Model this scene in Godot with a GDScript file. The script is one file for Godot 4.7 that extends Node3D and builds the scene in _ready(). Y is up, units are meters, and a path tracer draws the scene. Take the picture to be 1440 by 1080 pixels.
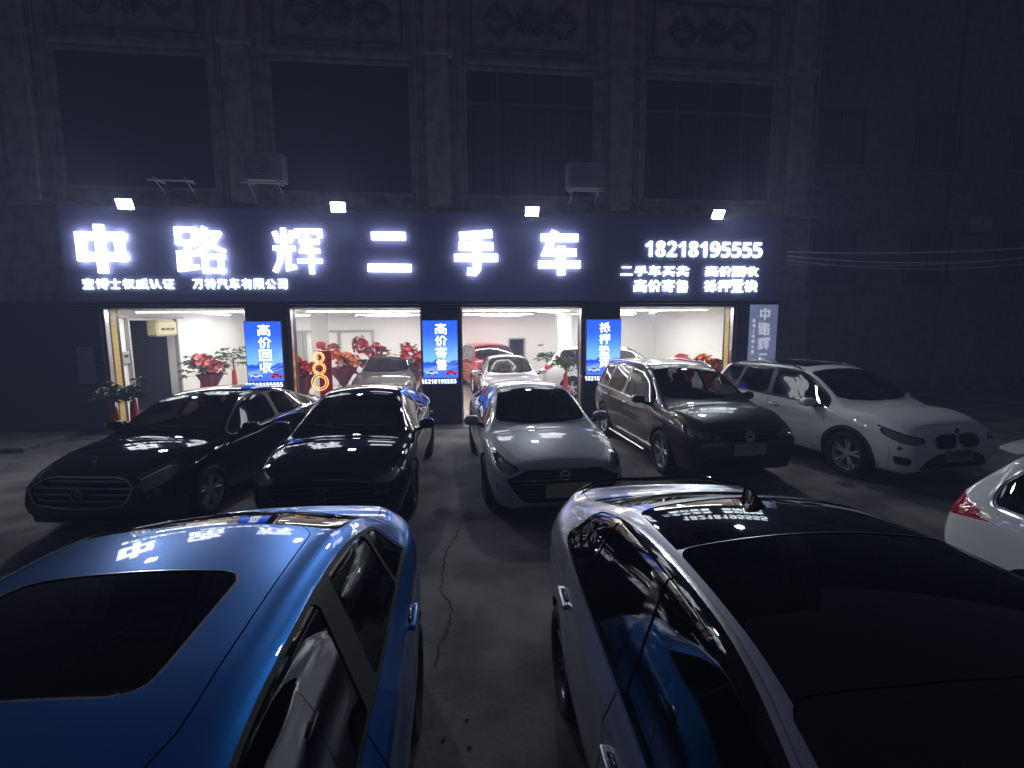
extends Node3D
# ---------------------------------------------------------------- the scene
func _ready() -> void:
	var cam := Camera3D.new()
	cam.name = "camera"
	add_child(cam)
	cam.fov = 76.2
	cam.near = 0.05
	cam.far = 400.0
	cam.position = Vector3(0, 2.427, 0)
	cam.basis = Basis(Vector3.UP, deg_to_rad(-6.53)) * Basis(Vector3.RIGHT, deg_to_rad(-7.14)) * Basis(Vector3.BACK, deg_to_rad(-0.39))
	cam.current = true
	var we := WorldEnvironment.new()
	we.name = "environment"
	var env := Environment.new()
	env.background_mode = Environment.BG_SKY
	env.sky = Sky.new()
	var sky := ProceduralSkyMaterial.new()
	sky.sky_top_color = Color(0.10, 0.10, 0.13)
	sky.sky_horizon_color = Color(0.13, 0.13, 0.16)
	sky.ground_horizon_color = Color(0.08, 0.08, 0.09)
	sky.ground_bottom_color = Color(0.06, 0.06, 0.07)
	env.sky.sky_material = sky
	env.background_energy_multiplier = 1.7
	env.tonemap_mode = Environment.TONE_MAPPER_LINEAR
	env.tonemap_exposure = 1.8
	env.fog_enabled = true
	env.fog_density = 0.015
	env.fog_light_color = Color(0.76, 0.79, 1.0)
	env.sdfgi_enabled = true
	env.ssao_enabled = true
	env.ssil_enabled = true
	we.environment = env
	add_child(we)
	var moon := DirectionalLight3D.new()
	moon.name = "night_sky_light"
	moon.light_energy = 0.004
	moon.light_color = Color(0.8, 0.86, 1.0)
	moon.light_angular_distance = 20.0
	moon.rotation_degrees = Vector3(-60, -20, 0)
	moon.shadow_enabled = true
	add_child(moon)

	make_materials()
	build_ground()
	build_shop()
	build_lights()
	build_sign()
	build_cars()
	build_things()

func park(called: String, s: Dictionary, label: String, cat: String, group: String, cx: float, cz: float, yaw: float) -> Node3D:
	# yaw in degrees: 0 has the nose towards +z, positive turns the nose towards +x
	return build_car(called, s, label, cat, group, Vector3(cx, 0, cz), -PI / 2 + deg_to_rad(yaw))

func build_cars() -> void:
	var row := "cars parked in a row before the showroom"
	var near := "cars parked across the lane from the showroom row"
	var inside := "cars inside the showroom"
	park("saloon_car", blue_saloon(), "bright blue saloon with a dark sunroof, tail to the showroom", "car", near, -1.19, -1.27, 0.0)
	park("saloon_car", silver_fastback(), "silver saloon with black glass roof and shark fin antenna", "car", near, 1.45, -1.34, -3.0)
	park("hatchback_car", white_hatch(), "white hatchback with a red tail light and roof spoiler", "car", near, 4.74, -1.2, -2.0)
	park("saloon_car", luxury_saloon(), "glossy black saloon with chrome barred grille and star emblem", "car", row, -3.75, -8.0, -10.0)
	park("saloon_car", black_saloon(), "glossy black saloon with plain dark grille between the star-grilled and pale cars", "car", row, -1.42, -7.75, -2.0)
	park("saloon_car", pale_saloon(), "pale grey saloon with a wide black grille and yellow plate", "car", row, 1.18, -7.88, 2.0)
	park("family_suv", grey_suv(), "dark grey brown SUV with roof rails and silver running board", "car", row, 4.08, -8.75, 2.0)
	park("family_suv", white_suv(), "white SUV with twin kidney grilles and black roof glass", "car", row, 6.75, -8.3, 7.0)
	var s := sedan()
	s.paint = M.dark_silver
	s.glass = M.tint_mid
	park("saloon_car", s, "dark silver saloon inside the second bay among bouquets", "car", inside, -2.1, -15.9, 0.0)
	s = sedan()
	s.paint = M.silver_paint
	s.glass = M.tint_mid
	park("saloon_car", s, "light silver saloon inside the third bay", "car", inside, 1.55, -14.9, 0.0)
	s = suv()
	s.paint = M.red_paint
	s.glass = M.tint_mid
	park("family_suv", s, "red SUV inside the third bay behind the light silver saloon", "car", inside, 1.25, -18.2, 8.0)
	s = suv()
	s.paint = M.white_paint
	s.glass = M.tint_mid
	park("family_suv", s, "white SUV standing sideways behind the last pier inside the showroom", "car", inside, 5.2, -15.6, 75.0)
func make_materials() -> void:
	M.tyre = mat(Color(0.012, 0.012, 0.012), 0.8)
	M.steel_dark = mat(Color(0.15, 0.15, 0.15), 0.4, 0.8)
	M.alloy = mat(Color(0.6, 0.61, 0.63), 0.35, 0.45)
	M.alloy_dark = mat(Color(0.10, 0.10, 0.11), 0.3, 0.8)
	M.plastic = mat(Color(0.015, 0.015, 0.015), 0.65)
	M.plastic_gloss = mat(Color(0.012, 0.012, 0.013), 0.25)
	M.black_gloss = mat(Color(0.008, 0.008, 0.009), 0.06)
	M.black_mat = mat(Color(0.008, 0.008, 0.008), 0.8)
	M.rubber = mat(Color(0.01, 0.01, 0.01), 0.6)
	M.chrome = mat(Color(0.75, 0.76, 0.78), 0.08, 1.0)
	M.chrome_soft = mat(Color(0.6, 0.6, 0.62), 0.22, 1.0)
	M.chrome_dim = mat(Color(0.3, 0.3, 0.32), 0.2, 1.0)
	M.mirror = mat(Color(0.7, 0.7, 0.72), 0.03, 1.0)
	M.seat = mat(Color(0.02, 0.02, 0.022), 0.7)
	M.tint = pane(Color(0.004, 0.004, 0.005), 0.86)
	M.tint_front = pane(Color(0.005, 0.005, 0.006), 0.72)
	M.glass_clear = pane(Color(0.02, 0.025, 0.025), 0.35)
	M.roof_glass = mat(Color(0.004, 0.004, 0.005), 0.02)
	M.lens = pane(Color(0.05, 0.05, 0.055), 0.35)
	M.lens_red = pane(Color(0.55, 0.008, 0.02), 0.7)
	M.lamp_inner = mat(Color(0.35, 0.35, 0.37), 0.25, 0.6)
	M.lamp_red_inner = mat(Color(0.5, 0.02, 0.03), 0.3, 0.3)
	M.lamp_white = mat(Color(0.7, 0.72, 0.75), 0.2)
	M.plate_blue = mat(Color(0.02, 0.06, 0.35), 0.35)
	M.plate_show = mat(Color(0.30, 0.30, 0.20), 0.4)
	M.black_paint = paint(Color(0.003, 0.003, 0.004))
	M.black_paint.metallic_specular = 0.0
	M.blue_paint = paint(Color(0.003, 0.125, 0.46), 0.8, 0.36)
	M.silver_paint = paint(Color(0.47, 0.48, 0.57), 0.8, 0.32)
	M.pale_paint = paint(Color(0.36, 0.38, 0.42), 0.15, 0.42)
	M.brown_paint = paint(Color(0.045, 0.040, 0.036), 0.6, 0.38)
	M.white_paint = paint(Color(0.70, 0.71, 0.73), 0.0, 0.45)
	M.red_paint = paint(Color(0.42, 0.02, 0.02))
	M.tint_mid = pane(Color(0.01, 0.011, 0.012), 0.6)
	M.plate_grey = mat(Color(0.14, 0.14, 0.15), 0.4)
	M.lamp_pink = mat(Color(0.8, 0.25, 0.28), 0.25)
	M.dark_silver = paint(Color(0.12, 0.12, 0.125), 0.6)
	# the shop
	M.stone = mat(Color(0.42, 0.39, 0.38), 0.85)
	M.stone.albedo_texture = noise_tex(512, 0.012, 3, [[0.0, Color(0.72, 0.70, 0.70)], [0.5, Color(0.9, 0.89, 0.9)], [1.0, Color(1, 1, 1)]], 5)
	M.stone.uv1_triplanar = true
	M.stone.uv1_world_triplanar = true
	M.stone.uv1_scale = Vector3(0.4, 0.4, 0.4)
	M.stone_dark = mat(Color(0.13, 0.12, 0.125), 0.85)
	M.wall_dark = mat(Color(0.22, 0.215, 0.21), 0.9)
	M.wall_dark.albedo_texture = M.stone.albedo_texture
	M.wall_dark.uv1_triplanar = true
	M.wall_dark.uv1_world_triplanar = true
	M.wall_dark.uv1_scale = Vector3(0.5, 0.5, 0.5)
	M.cladding = mat(Color(0.03, 0.031, 0.04), 0.38, 0.3)
	M.sign_blue = mat(Color(0.16, 0.18, 0.38), 0.45)
	M.tile_yellow = mat(Color(0.55, 0.40, 0.12), 0.35)
	M.window_dark = mat(Color(0.02, 0.022, 0.03), 0.15)
	M.window_bar = mat(Color(0.10, 0.09, 0.09), 0.5)
	M.floor_tile = mat(Color(0.55, 0.52, 0.47), 0.12)
	M.white_wall = mat(Color(0.80, 0.80, 0.78), 0.6)
	M.wood_panel = mat(Color(0.45, 0.30, 0.16), 0.5)
	M.door_grey = mat(Color(0.38, 0.38, 0.38), 0.45)
	M.led = glow(Color(1.0, 0.98, 0.95), 7.0)
	M.flood = glow(Color(0.93, 0.97, 1.0), 30.0)
	M.letter = glow(Color(0.94, 0.96, 1.0), 2.8)
	M.letter_small = glow(Color(0.86, 1.0, 0.93), 2.2)
	M.poster_white = glow(Color(0.9, 0.95, 1.0), 1.5)
	M.neon = glow(Color(1.0, 0.50, 0.10), 1.1)
	M.banner = glow(Color(0.30, 0.38, 0.75), 0.16)  # banner cloth and its letters get a weak glow of their own
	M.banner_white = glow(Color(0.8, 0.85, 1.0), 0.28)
	M.poster_shaded = mat(Color(0.16, 0.16, 0.18), 0.7)  # white paper with the dimness of its spot painted in as grey
	M.ac_white = mat(Color(0.30, 0.30, 0.30), 0.5)
	M.cable = mat(Color(0.75, 0.75, 0.75), 0.5)
	M.pot_red = mat(Color(0.40, 0.03, 0.03), 0.4)
	M.ribbon = mat(Color(0.55, 0.05, 0.04), 0.45)
	M.bark = mat(Color(0.14, 0.10, 0.06), 0.8)
	M.leaf = mat(Color(0.045, 0.10, 0.025), 0.45)
	M.flower_pink = mat(Color(0.55, 0.16, 0.15), 0.6)
	M.flower_red = mat(Color(0.55, 0.05, 0.03), 0.6)
	M.flower_orange = mat(Color(0.65, 0.16, 0.03), 0.6)
	M.wrap_dark = mat(Color(0.14, 0.02, 0.03), 0.5)
	M.cream = mat(Color(0.55, 0.50, 0.30), 0.5)
	M.apron = mat(Color(0.10, 0.10, 0.10), 0.35)
	M.concrete = mat(Color(0.17, 0.165, 0.16), 0.85)
	M.concrete.albedo_texture = noise_tex(512, 0.02, 9, [[0.0, Color(0.6, 0.6, 0.6)], [1.0, Color(1, 1, 1)]], 5)
	M.concrete.uv1_triplanar = true
	M.concrete.uv1_world_triplanar = true
	M.concrete.uv1_scale = Vector3(0.35, 0.35, 0.35)
	M.asphalt = mat(Color(0.33, 0.325, 0.32), 0.8)
	M.asphalt.albedo_texture = noise_tex(1024, 0.006, 21, [[0.0, Color(0.45, 0.45, 0.46)], [0.4, Color(0.74, 0.73, 0.73)], [0.6, Color(0.9, 0.89, 0.88)], [1.0, Color(1, 1, 1)]], 7)
	M.asphalt.uv1_triplanar = true
	M.asphalt.uv1_world_triplanar = true
	M.asphalt.uv1_scale = Vector3(0.17, 0.17, 0.17)
	M.asphalt.detail_enabled = true
	M.asphalt.detail_blend_mode = BaseMaterial3D.BLEND_MODE_MUL
	M.asphalt.detail_albedo = noise_tex(512, 0.35, 22, [[0.0, Color(0.35, 0.35, 0.35)], [0.5, Color(0.8, 0.8, 0.8)], [1.0, Color(1, 1, 1)]], 3)
	M.asphalt.detail_uv_layer = BaseMaterial3D.DETAIL_UV_2
	M.asphalt.uv2_triplanar = true
	M.asphalt.uv2_world_triplanar = true
	M.asphalt.uv2_scale = Vector3(1.3, 1.3, 1.3)
	M.asphalt.normal_enabled = true
	M.asphalt.normal_texture = noise_tex(512, 0.2, 23, [], 3, true, 3.0)
	M.asphalt.normal_scale = 0.12
	M.crack = mat(Color(0.012, 0.012, 0.012), 0.9)
	M.stain = mat(Color(0.10, 0.098, 0.096), 0.85)
	M.poster = _poster()

# the print of the light boxes: blue sky, white speed lines, two small cars and a dark foot
func _poster() -> StandardMaterial3D:
	var w := 224
	var h := 400
	var im := Image.create(w, h, false, Image.FORMAT_RGB8)
	for y in h:
		for x in w:
			var v := float(y) / h
			var u := float(x) / w
			var c := Color(0.14, 0.34, 0.97).lerp(Color(0.42, 0.66, 1.0), smoothstep(0.1, 0.62, v))
			# haze of hills and a road of light lines
			var hill := 0.63 + 0.02 * sin(u * 11.0) + 0.012 * sin(u * 27.0 + 1.0)
			if v > hill and v < 0.70:
				c = Color(0.16, 0.32, 0.78)
			if v > 0.66:
				c = c.lerp(Color(0.12, 0.25, 0.80), 0.6)
			for k in 5:
				var cy := 0.80 - (u * u) * (0.10 + 0.055 * k) - 0.012 * k
				var d := absf(v - cy)
				if d < 0.005:
					c = c.lerp(Color(0.85, 0.93, 1.0), 0.8 * (1.0 - d / 0.005))
			if v > 0.895:
				c = Color(0.05, 0.06, 0.42)
			im.set_pixel(x, y, c)
	# cars as small prints
	for spec in [[0.24, 0.81, Color(0.75, 0.82, 0.95)], [0.80, 0.81, Color(0.85, 0.10, 0.12)]]:
		for y in h:
			for x in w:
				var dx: float = (float(x) / w - spec[0]) / 0.17
				var dy: float = (float(y) / h - spec[1]) / 0.040
				var body := absf(dx) < 1.0 and dy > -0.15 - 0.2 * (1 - dx * dx) and dy < 0.62
				var cabin := absf(dx + 0.1) < 0.55 - 0.2 * (-dy - 0.2) and dy < -0.1 and dy > -0.8
				if cabin:
					im.set_pixel(x, y, Color(0.1, 0.12, 0.3) if absf(dx + 0.1) < 0.42 and dy > -0.68 else spec[2])
				elif body:
					im.set_pixel(x, y, spec[2].darkened(0.15 if dy > 0.2 else 0.0))
				for wx in [-0.6, 0.6]:
					if Vector2((dx - wx) * 0.17 * w, (dy - 0.6) * 0.04 * h).length() < 6.5:
						im.set_pixel(x, y, Color(0.05, 0.05, 0.12))
	var m := mat(Color(0.02, 0.02, 0.02), 0.3)
	m.emission_enabled = true
	m.emission_operator = BaseMaterial3D.EMISSION_OP_MULTIPLY
	m.emission = Color.WHITE
	m.emission_texture = ImageTexture.create_from_image(im)
	m.emission_energy_multiplier = 1.0
	return m
# ---------------------------------------------------------------- helpers
var used := {}
var rng := RandomNumberGenerator.new()
var M := {}
var mesh_cache := {}

func numbered(called: String) -> String:
	if not used.has(called):
		used[called] = 0
		return called
	used[called] += 1
	return "%s_%03d" % [called, used[called]]

func tag(o: Node3D, label: String, category: String, group := "", kind := "") -> void:
	if label != "":
		o.set_meta("label", label)
	if category != "":
		o.set_meta("category", category)
	if group != "":
		o.set_meta("group", group)
	if kind != "":
		o.set_meta("kind", kind)

func thing(called: String, at: Vector3, turn := 0.0) -> Node3D:
	var o := Node3D.new()
	o.name = numbered(called)
	add_child(o)
	o.position = at
	o.rotation.y = turn
	return o

func node_under(called: String, parent: Node3D) -> Node3D:
	var o := Node3D.new()
	o.name = called
	parent.add_child(o, true)
	return o

func put(mesh: Mesh, called: String, m: Material, parent: Node3D = null) -> MeshInstance3D:
	var o := MeshInstance3D.new()
	o.mesh = mesh
	o.material_override = m
	if parent == null:
		o.name = numbered(called)
		add_child(o)
	else:
		o.name = called
		parent.add_child(o, true)
	return o

func structure(mesh: Mesh, called: String, m: Material) -> MeshInstance3D:
	var o := put(mesh, called, m)
	o.set_meta("kind", "structure")
	return o

func st_new() -> SurfaceTool:
	var st := SurfaceTool.new()
	st.begin(Mesh.PRIMITIVE_TRIANGLES)
	return st

# one triangle with a flat normal that points along "out"
func tri(st: SurfaceTool, a: Vector3, b: Vector3, c: Vector3, out: Vector3) -> void:
	var n := (b - a).cross(c - a)
	if n.length_squared() < 1e-16:
		return
	n = n.normalized()
	if n.dot(out) > 0.0:
		var t := b
		b = c
		c = t
	else:
		n = -n
	st.set_normal(n)
	st.add_vertex(a)
	st.add_vertex(b)
	st.add_vertex(c)

func quad(st: SurfaceTool, a: Vector3, b: Vector3, c: Vector3, d: Vector3, out: Vector3) -> void:
	tri(st, a, b, c, out)
	tri(st, a, c, d, out)

func tri_n(st: SurfaceTool, a: Vector3, b: Vector3, c: Vector3, na: Vector3, nb: Vector3, nc: Vector3) -> void:
	var n := (b - a).cross(c - a)
	if n.length_squared() < 1e-18:
		return
	if n.dot(na + nb + nc) > 0.0:
		st.set_normal(na)
		st.add_vertex(a)
		st.set_normal(nc)
		st.add_vertex(c)
		st.set_normal(nb)
		st.add_vertex(b)
	else:
		st.set_normal(na)
		st.add_vertex(a)
		st.set_normal(nb)
		st.add_vertex(b)
		st.set_normal(nc)
		st.add_vertex(c)

# a box with chamfered edges, lo to hi, turned by t
func box(st: SurfaceTool, lo: Vector3, hi: Vector3, bevel := 0.0, t := Transform3D()) -> void:
	var c := (lo + hi) / 2.0
	var h := (hi - lo).abs() / 2.0
	var b: float = minf(bevel, minf(h.x, minf(h.y, h.z)) * 0.95)
	var axes := [Vector3.RIGHT, Vector3.UP, Vector3.BACK]
	for i in 3:
		var j := (i + 1) % 3
		var k := (i + 2) % 3
		for s in [-1.0, 1.0]:
			var n: Vector3 = axes[i] * s
			var o: Vector3 = c + n * h[i]
			var u: Vector3 = axes[j] * (h[j] - b)
			var v: Vector3 = axes[k] * (h[k] - b)
			quad(st, t * (o + u + v), t * (o + u - v), t * (o - u - v), t * (o - u + v), t.basis * n)
			if b > 0.0:
				for s2 in [-1.0, 1.0]:
					var n2: Vector3 = axes[j] * s2
					var p1: Vector3 = c + n * h[i] + n2 * (h[j] - b)
					var p2: Vector3 = c + n * (h[i] - b) + n2 * h[j]
					var w: Vector3 = axes[k] * (h[k] - b)
					quad(st, t * (p1 + w), t * (p1 - w), t * (p2 - w), t * (p2 + w), t.basis * (n + n2))
	if b > 0.0:
		for sx in [-1.0, 1.0]:
			for sy in [-1.0, 1.0]:
				for sz in [-1.0, 1.0]:
					var e := Vector3(sx, sy, sz)
					var q := c + e * (h - Vector3(b, b, b))
					tri(st, t * (q + Vector3(sx * b, 0, 0)), t * (q + Vector3(0, sy * b, 0)), t * (q + Vector3(0, 0, sz * b)), t.basis * e)

func box_mesh(lo: Vector3, hi: Vector3, bevel := 0.0) -> ArrayMesh:
	var st := st_new()
	box(st, lo, hi, bevel)
	return st.commit()

func put_box(called: String, lo: Vector3, hi: Vector3, m: Material, parent: Node3D = null, bevel := 0.0) -> MeshInstance3D:
	return put(box_mesh(lo, hi, bevel), called, m, parent)

# rounded box: a ball pulled apart into the given half sizes, edge radius r
func round_box(st: SurfaceTool, c: Vector3, half: Vector3, r: float, t := Transform3D(), nu := 16, nv := 10) -> void:
	var rr: float = minf(r, minf(half.x, minf(half.y, half.z)))
	var p := []
	for j in nv + 1:
		var la := -PI / 2 + PI * j / nv
		var row := []
		for i in nu + 1:
			var lo := TAU * (i + 0.5) / nu
			var n := Vector3(cos(la) * cos(lo), sin(la), cos(la) * sin(lo))
			var s := Vector3(signf(n.x), signf(n.y) if absf(n.y) > 1e-4 else 0.0, signf(n.z))
			row.append([t * (c + n * rr + s * (half - Vector3(rr, rr, rr))), (t.basis * n).normalized()])
		p.append(row)
	for j in nv:
		for i in nu:
			var a: Array = p[j][i]
			var b: Array = p[j][i + 1]
			var d: Array = p[j + 1][i]
			var e: Array = p[j + 1][i + 1]
			tri_n(st, a[0], b[0], e[0], a[1], b[1], e[1])
			tri_n(st, a[0], e[0], d[0], a[1], e[1], d[1])
	for end in [0, nv]:
		var mid := t * (c + Vector3(0, -half.y if end == 0 else half.y, 0))
		var n := (t.basis * Vector3(0, -1 if end == 0 else 1, 0)).normalized()
		for i in nu:
			tri_n(st, mid, p[end][i][0], p[end][i + 1][0], n, n, n)

# a tube through points, radius per point
func tube(st: SurfaceTool, pts: Array, radii: Array, sides := 8, caps := true) -> void:
	var rings := []
	var count := pts.size()
	var ref := Vector3.UP
	for i in count:
		var d: Vector3 = (pts[mini(i + 1, count - 1)] - pts[maxi(i - 1, 0)]).normalized()
		if absf(d.dot(ref)) > 0.95:
			ref = Vector3.RIGHT if absf(d.x) < 0.8 else Vector3.BACK
		var u := d.cross(ref).normalized()
		var v := u.cross(d).normalized()
		ref = v
		var ring := []
		for k in sides + 1:
			var a := TAU * k / sides
			var n := u * cos(a) + v * sin(a)
			ring.append([pts[i] + n * radii[mini(i, radii.size() - 1)], n])
		rings.append(ring)
	for i in count - 1:
		for k in sides:
			var a: Array = rings[i][k]
			var b: Array = rings[i][k + 1]
			var c: Array = rings[i + 1][k + 1]
			var e: Array = rings[i + 1][k]
			tri_n(st, a[0], b[0], c[0], a[1], b[1], c[1])
			tri_n(st, a[0], c[0], e[0], a[1], c[1], e[1])
	if caps:
		for end in [0, count - 1]:
			var n: Vector3 = (pts[end] - pts[1 if end == 0 else count - 2]).normalized()
			for k in sides:
				tri_n(st, pts[end], rings[end][k][0], rings[end][k + 1][0], n, n, n)

# lathe of [radius, height] pairs about an axis through o: axis a, with u, v across
func lathe(st: SurfaceTool, prof: Array, o: Vector3, axis: Vector3, sides := 24, smooth := true) -> void:
	var u := axis.cross(Vector3.RIGHT if absf(axis.x) < 0.9 else Vector3.UP).normalized()
	var v := axis.cross(u).normalized()
	var n_of := []
	for i in prof.size():
		var a: Vector2 = prof[maxi(i - 1, 0)]
		var b: Vector2 = prof[mini(i + 1, prof.size() - 1)]
		var d := b - a
		n_of.append(Vector2(d.y, -d.x).normalized())
	for i in prof.size() - 1:
		var seg: Vector2 = prof[i + 1] - prof[i]
		if seg.length() < 1e-6:
			continue
		var fl := Vector2(seg.y, -seg.x).normalized()
		for k in sides:
			var a0 := TAU * k / sides
			var a1 := TAU * (k + 1) / sides
			var d0 := u * cos(a0) + v * sin(a0)
			var d1 := u * cos(a1) + v * sin(a1)
			var na: Vector2 = n_of[i] if smooth else fl
			var nb: Vector2 = n_of[i + 1] if smooth else fl
			var p0: Vector3 = o + d0 * prof[i].x + axis * prof[i].y
			var p1: Vector3 = o + d1 * prof[i].x + axis * prof[i].y
			var p2: Vector3 = o + d1 * prof[i + 1].x + axis * prof[i + 1].y
			var p3: Vector3 = o + d0 * prof[i + 1].x + axis * prof[i + 1].y
			tri_n(st, p0, p1, p2, d0 * na.x + axis * na.y, d1 * na.x + axis * na.y, d1 * nb.x + axis * nb.y)
			tri_n(st, p0, p2, p3, d0 * na.x + axis * na.y, d1 * nb.x + axis * nb.y, d0 * nb.x + axis * nb.y)

# a prism of a convex or simple polygon in the xy plane, from z0 to z1
func prism(st: SurfaceTool, poly: PackedVector2Array, z0: float, z1: float, t := Transform3D()) -> void:
	var idx := Geometry2D.triangulate_polygon(poly)
	for i in range(0, idx.size(), 3):
		var a := poly[idx[i]]
		var b := poly[idx[i + 1]]
		var c := poly[idx[i + 2]]
		tri(st, t * Vector3(a.x, a.y, z1), t * Vector3(b.x, b.y, z1), t * Vector3(c.x, c.y, z1), t.basis * Vector3(0, 0, z1 - z0))
		tri(st, t * Vector3(a.x, a.y, z0), t * Vector3(b.x, b.y, z0), t * Vector3(c.x, c.y, z0), t.basis * Vector3(0, 0, z0 - z1))
	var turn := 1.0 if Geometry2D.is_polygon_clockwise(poly) else -1.0
	for i in poly.size():
		var a := poly[i]
		var b := poly[(i + 1) % poly.size()]
		var d := b - a
		var out := Vector3(-d.y, d.x, 0) * turn
		quad(st, t * Vector3(a.x, a.y, z0), t * Vector3(b.x, b.y, z0), t * Vector3(b.x, b.y, z1), t * Vector3(a.x, a.y, z1), t.basis * out)

func mat(col: Color, rough: float, metal := 0.0) -> StandardMaterial3D:
	var m := StandardMaterial3D.new()
	m.albedo_color = Color(col.r, col.g, col.b).linear_to_srgb()
	m.roughness = rough
	m.metallic = metal
	return m

func paint(col: Color, metal := 0.0, rough := 0.5) -> StandardMaterial3D:
	var m := mat(col, rough, metal)
	m.metallic_specular = 0.25
	m.clearcoat_enabled = true
	m.clearcoat = 1.0
	m.clearcoat_roughness = 0.01
	return m

func pane(col: Color, alpha: float, rough := 0.0) -> StandardMaterial3D:
	var m := mat(col, rough)
	m.transparency = BaseMaterial3D.TRANSPARENCY_ALPHA
	m.albedo_color.a = alpha
	return m

func glow(col: Color, energy: float) -> StandardMaterial3D:
	var m := mat(Color(0.8, 0.8, 0.8), 0.5)
	m.emission_enabled = true
	m.emission = Color(col.r, col.g, col.b).linear_to_srgb()
	m.emission_energy_multiplier = energy
	return m

func noise_tex(size: int, freq: float, seed_: int, ramp: Array, octaves := 4, normal := false, bump := 4.0) -> NoiseTexture2D:
	var n := FastNoiseLite.new()
	n.seed = seed_
	n.frequency = freq
	n.noise_type = FastNoiseLite.TYPE_SIMPLEX_SMOOTH
	n.fractal_octaves = octaves
	var t := NoiseTexture2D.new()
	t.width = size
	t.height = size
	t.seamless = true
	t.noise = n
	if normal:
		t.as_normal_map = true
		t.bump_strength = bump
	elif ramp.size():
		var g := Gradient.new()
		g.offsets = PackedFloat32Array(ramp.map(func(r): return r[0]))
		g.colors = PackedColorArray(ramp.map(func(r): return r[1]))
		t.color_ramp = g
	return t
# ---------------------------------------------------------------- the shop
const FZ := -11.64
const DOORS := [[-7.66, -4.65], [-3.77, -0.76], [0.11, 3.10], [3.98, 7.03]]
const DOOR_TOP := 2.78
const ROOM_BACK := -20.0

func ridged(st: SurfaceTool, x0: float, x1: float, y0: float, y1: float, z: float, pitch: float, deep: float) -> void:
	var n := maxi(1, roundi((y1 - y0) / pitch))
	var p := (y1 - y0) / n
	for i in n:
		var y := y0 + i * p
		var prof := [Vector2(y, z - deep), Vector2(y + p * 0.12, z - deep), Vector2(y + p * 0.22, z), Vector2(y + p * 0.9, z), Vector2(y + p, z - deep)]
		for k in 4:
			var a: Vector2 = prof[k]
			var b: Vector2 = prof[k + 1]
			quad(st, Vector3(x0, a.x, a.y), Vector3(x1, a.x, a.y), Vector3(x1, b.x, b.y), Vector3(x0, b.x, b.y), Vector3(0, (a.y - b.y) * 0.5, 1))
	for x in [x0, x1]:
		quad(st, Vector3(x, y0, z - deep * 0.5), Vector3(x, y1, z - deep * 0.5), Vector3(x, y1, z - 0.12), Vector3(x, y0, z - 0.12), Vector3(signf(x - (x0 + x1) / 2), 0, 0))
	for y in [y0, y1]:
		quad(st, Vector3(x0, y, z - deep), Vector3(x1, y, z - deep), Vector3(x1, y, z - 0.12), Vector3(x0, y, z - 0.12), Vector3(0, signf(y - (y0 + y1) / 2), 0))

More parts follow.
